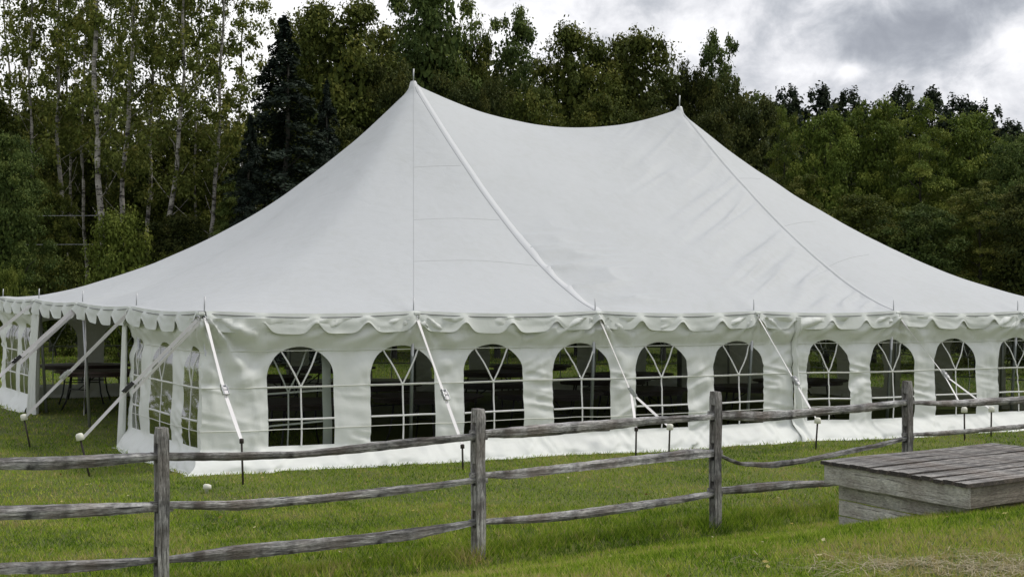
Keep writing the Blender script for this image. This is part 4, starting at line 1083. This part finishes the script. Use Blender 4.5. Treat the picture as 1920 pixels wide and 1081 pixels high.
def aspen(i, a, b, rpx, d, label):
    r = random.Random(300+i); p0 = P(a[0], a[1], d); p1 = P(b[0], b[1], d); v = (p1-p0); v = v/v.z
    g0 = gzf(p0.x, p0.y); base = p0-v*(p0.z-g0); g0 = gzf(base.x, base.y)
    h = 16.5+r.random()*3; root = empty('aspen_tree', (base.x, base.y, g0-.05)); tag(root, label, 'tree', 'pale-trunked aspens at left')
    bm = bmesh.new(); r0 = rpx*d/FPX; n = 26; pts = []
    for k in range(n+1):
        t = k/n; z = h*t; pts.append(Vector((v.x*z+.10*math.sin(z*.5+i)+.04*math.sin(z*1.7+i*3), v.y*z+.08*math.sin(z*.6+i*2), z)))
    add_tube(bm, pts, [r0*(1.25-.95*k/n) for k in range(n+1)], 10)
    for k in range(16):
        t = .28+.68*k/16; q = pts[int(t*n)]; an = r.random()*6.28; ln = .5+1.5*r.random(); up_ = .3+.9*r.random()
        d_ = Vector((math.cos(an), math.sin(an), up_)).normalized()*ln; br = r0*(1.0-.8*t)*.32
        add_tube(bm, [q, q+d_*.5+Vector((0, 0, .06)), q+d_+Vector((0, 0, .2))], [br, br*.6, .008], 5)
    bmobj('trunk', bm, M_birch, root, True)
    c = leafy('crown', asp[i % 3], L_aspen, root); sc = h/HB_*1.03; c.scale = (1.05, 1.05, sc); c.location = (v.x*h*.6, v.y*h*.6, 0); c.rotation_euler = (0, 0, i*1.7)
for i, a in enumerate(AS): aspen(i, *a)
# far woods mass
def woods():
    r = np.random.default_rng(77); n = 140000
    px = r.uniform(-900, 2850, n); d = r.uniform(72, 100, n)
    top = np.interp(px, [-500, 0, 150, 260, 380, 430, 480, 600, 900, 1100, 1300, 1450, 1900, 2450], [170, 205, 190, 200, 215, 230, 190, 110, 125, 120, 140, 200, 250, 280])+45*(fbm(px*.02, px*0, 41, 4)-.5)*2
    h = 2.1+(583-top)*d/FPX
    X = CAM.x+FW.x*d+RX.x*(px-960)*d/FPX; Y = CAM.y+FW.y*d+RX.y*(px-960)*d/FPX; g0 = gz(X, Y)
    t = r.random(n)**1.15; Z = g0+(h-g0)*t
    # gather leaves into clumps
    X += .0; nr = r.normal(size=(n, 3))*.6+np.array([-.2, -.4, .6])
    ti = np.clip(fbm(px*.05, Z*1.2, 44, 3)*1.3-.2+.2*r.normal(size=n), 0, 1)
    V, F, T = quads(np.stack([X, Y, Z], 1), nr, .62*(.5+1.0*r.random(n))*(1.5-t), .65, r, ti)
    me = mesh_np('far_woods', V, F); set_tint(me, T); o = link('far_woods', me, L_dark); tag(o, 'dense dark woods closing the view behind the single trees', 'woods', kind='stuff')
woods()
# two cables among the trunks on the left
for (y0, x1, lb) in ((404, 186, 'upper thin cable strung level among the pale trunks'), (458, 165, 'lower thin pale cable strung level among the trunks at the left edge')):
    a = P(-120, y0-2, 54.5); b_ = P(x1+(0 if y0 == 404 else 10), y0, 54.8); mid = a.lerp(b_, .5)-Vector((0, 0, .03))
    o = tube('cable', [a, mid, b_], .009, M_pole, None, 5); tag(o, lb, 'cable')

# ------------------------------------------------------------------ grass
M_grass = mat('grass_blade', (.1, .13, .03), .7)
def gm():
    b = NB(M_grass); b.b.inputs['Specular IOR Level'].default_value = .04
    c = b.ramp(b.attr(), [(0, (.065, .125, .012)), (.28, (.175, .285, .022)), (.58, (.30, .41, .042)), (.85, (.41, .44, .08)), (1, (.46, .38, .17))]); b.color(c)
    tr = b.n('ShaderNodeBsdfTranslucent'); b.l(c, tr.inputs[0]); mx = b.n('ShaderNodeMixShader'); mx.inputs[0].default_value = .25
    b.l(b.b.outputs[0], mx.inputs[1]); b.l(tr.outputs[0], mx.inputs[2]); b.l(mx.outputs[0], b.out.inputs[0])
gm()
def straw_mask(X, Y):
    p = P(1810, 1066, 9.2); return np.exp(-(((X-p.x)*RX.x+(Y-p.y)*RX.y)/.7)**2-(((X-p.x)*FW.x+(Y-p.y)*FW.y)/.5)**2)
def grass():
    r = np.random.default_rng(5); Vs = []; Fs = []; Ts = []; off = 0
    for (d0, d1, dens, hgt, wd) in ((6.6, 8.3, 1500, .046, .012), (8.3, 12.5, 3300, .044, .0085), (12.5, 17, 2400, .044, .010), (17, 24, 900, .045, .011), (24, 34, 260, .05, .018), (34, 66, 60, .07, .035)):
        area = (d1**2-d0**2)/2*(1920/FPX)*1.06; n = int(area*dens*1.42)
        d = np.sqrt(r.uniform(d0**2, d1**2, n)); px = r.uniform(-420, 2420, n)
        X = CAM.x+FW.x*d+RX.x*(px-960)*d/FPX; Y = CAM.y+FW.y*d+RX.y*(px-960)*d/FPX
        # tent footprint: keep only the sparse trodden grass
        inside = (X > -.25) & (X < LU+.2) & (Y > -.30) & (Y < LV+.2)
        keep = ~inside | (r.random(n) < .5*(X < 3.5))
        s = (X-FA.x)*fn.x+(Y-FA.y)*fn.y
        # visible part of the frame only
        Z = gz(X, Y); py = 583-(Z-2.1)*FPX/d; keep &= (py < 1500)
        sm = straw_mask(X, Y); keep &= r.random(n) > sm*.6
        X, Y, Z, s, sm = X[keep], Y[keep], Z[keep], s[keep], sm[keep]; n = len(X)
        cl = fbm(X*1.3, Y*1.3, 12, 4); cf = .55*vn(X*7, Y*7, 15)+.45*vn(X*16, Y*16, 17); big = fbm(X*.35, Y*.35, 16, 3)
        tall = 1+1.5*np.exp(-((s-.0)/.28)**2)*(.4+.9*cf)+.6*np.exp(-((s+.9)/.8)**2)*cf
        tall += .3*np.exp(-(((X-(fcor.x+lcor.x)/2+nL.x*.05)*nL.x+(Y-(fcor.y+lcor.y)/2)*nL.y)/.10)**2)*(np.hypot(X-(fcor.x+lcor.x)/2, Y-(fcor.y+lcor.y)/2) < 1.3)
        for k in range(1, 5): tall += 2.2*np.exp(-((X-pp[k].x)**2+(Y-pp[k].y)**2)/.02)
        h = hgt*(.45+.8*r.random(n))*(.55+.9*cf)*tall
        an = r.random(n)*2*PI; ln = h*(.25+.7*r.random(n))*1.1; la = r.random(n)*2*PI
        w_ = wd*(.6+.7*r.random(n))
        bxv = np.stack([np.cos(an)*w_, np.sin(an)*w_, np.zeros(n)], 1); b0 = np.stack([X, Y, Z-.006], 1)
        tip = b0+np.stack([np.cos(la)*ln, np.sin(la)*ln, h], 1)
        V = np.stack([b0-bxv*.5, b0+bxv*.5, tip], 1).reshape(-1, 3); F = np.arange(3*n).reshape(n, 3)
        near = sst(.3, 1.4, s)
        ti = .42+1.15*(cl-.5)+.50*(cf-.5)+.26*r.normal(size=n)+near*.14+.03+.5*(big-.5)-.10*np.exp(-((s-.05)/.5)**2)-.30*np.exp(-((s-.26)/.16)**2)+sm*.55  # ditch line's shade put into the tint as darker blades beside the fence
        br = fbm(X*2.2, Y*2.2, 22, 3); ti = ti+.55*sst(.58, .75, br)*(r.random(n) < .5)
        ti = np.where(r.random(n) < .03, .95, ti)
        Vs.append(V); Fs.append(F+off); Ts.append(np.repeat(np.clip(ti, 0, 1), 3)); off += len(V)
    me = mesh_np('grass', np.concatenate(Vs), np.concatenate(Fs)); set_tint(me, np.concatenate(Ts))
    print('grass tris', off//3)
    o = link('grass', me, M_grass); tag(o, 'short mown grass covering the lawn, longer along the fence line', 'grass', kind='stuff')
grass()
M_straw = mat('dry_straw', (.34, .29, .18), .8)
def straw():
    r = np.random.default_rng(9); n = 1100; p = P(1800, 1068, 9.15)
    a = r.normal(size=n)*.46; b = r.normal(size=n)*.26
    X = p.x+RX.x*a+FW.x*b; Y = p.y+RX.y*a+FW.y*b; k = (fbm(X*2.5, Y*2.5, 51, 3) > .44); X, Y = X[k], Y[k]; n = len(X); Z = gz(X, Y)
    an = r.random(n)*PI; ln = .03+.07*r.random(n); w_ = .0021
    d = np.stack([np.cos(an)*ln, np.sin(an)*ln, r.normal(size=n)*.006], 1); q = np.stack([-np.sin(an)*w_, np.cos(an)*w_, np.zeros(n)], 1)
    c = np.stack([X, Y, Z+.012+.022*r.random(n)], 1)
    V = np.stack([c-d-q, c-d+q, c+d+q, c+d-q], 1).reshape(-1, 3)
    o = link('straw', mesh_np('straw', V, np.arange(4*n).reshape(n, 4)), M_straw); tag(o, 'pale dry straw and clippings scattered on the grass in the bottom right corner', 'straw', kind='stuff')
straw()

def fallen():
    r = np.random.default_rng(19); n = 420; d = np.sqrt(r.uniform(8.5**2, 24**2, n)); px = r.uniform(-40, 1960, n)
    X = CAM.x+FW.x*d+RX.x*(px-960)*d/FPX; Y = CAM.y+FW.y*d+RX.y*(px-960)*d/FPX; k = (Y < -.6) | (X < -.5); X, Y = X[k], Y[k]; n = len(X)
    V, F, T = quads(np.stack([X, Y, gz(X, Y)+.03], 1), r.normal(size=(n, 3))*.35+np.array([0, 0, 1]), .030+.025*r.random(n), .6, r, r.random(n))
    me = mesh_np('fallen_leaves', V, F); set_tint(me, T); m = leafmat('leaf_fallen', [(.22, .14, .05), (.40, .33, .08), (.50, .46, .28)], .1)
    o = link('fallen_leaves', me, m); tag(o, 'scattered small yellow and brown fallen leaves lying on the lawn', 'leaves', kind='stuff')
fallen()
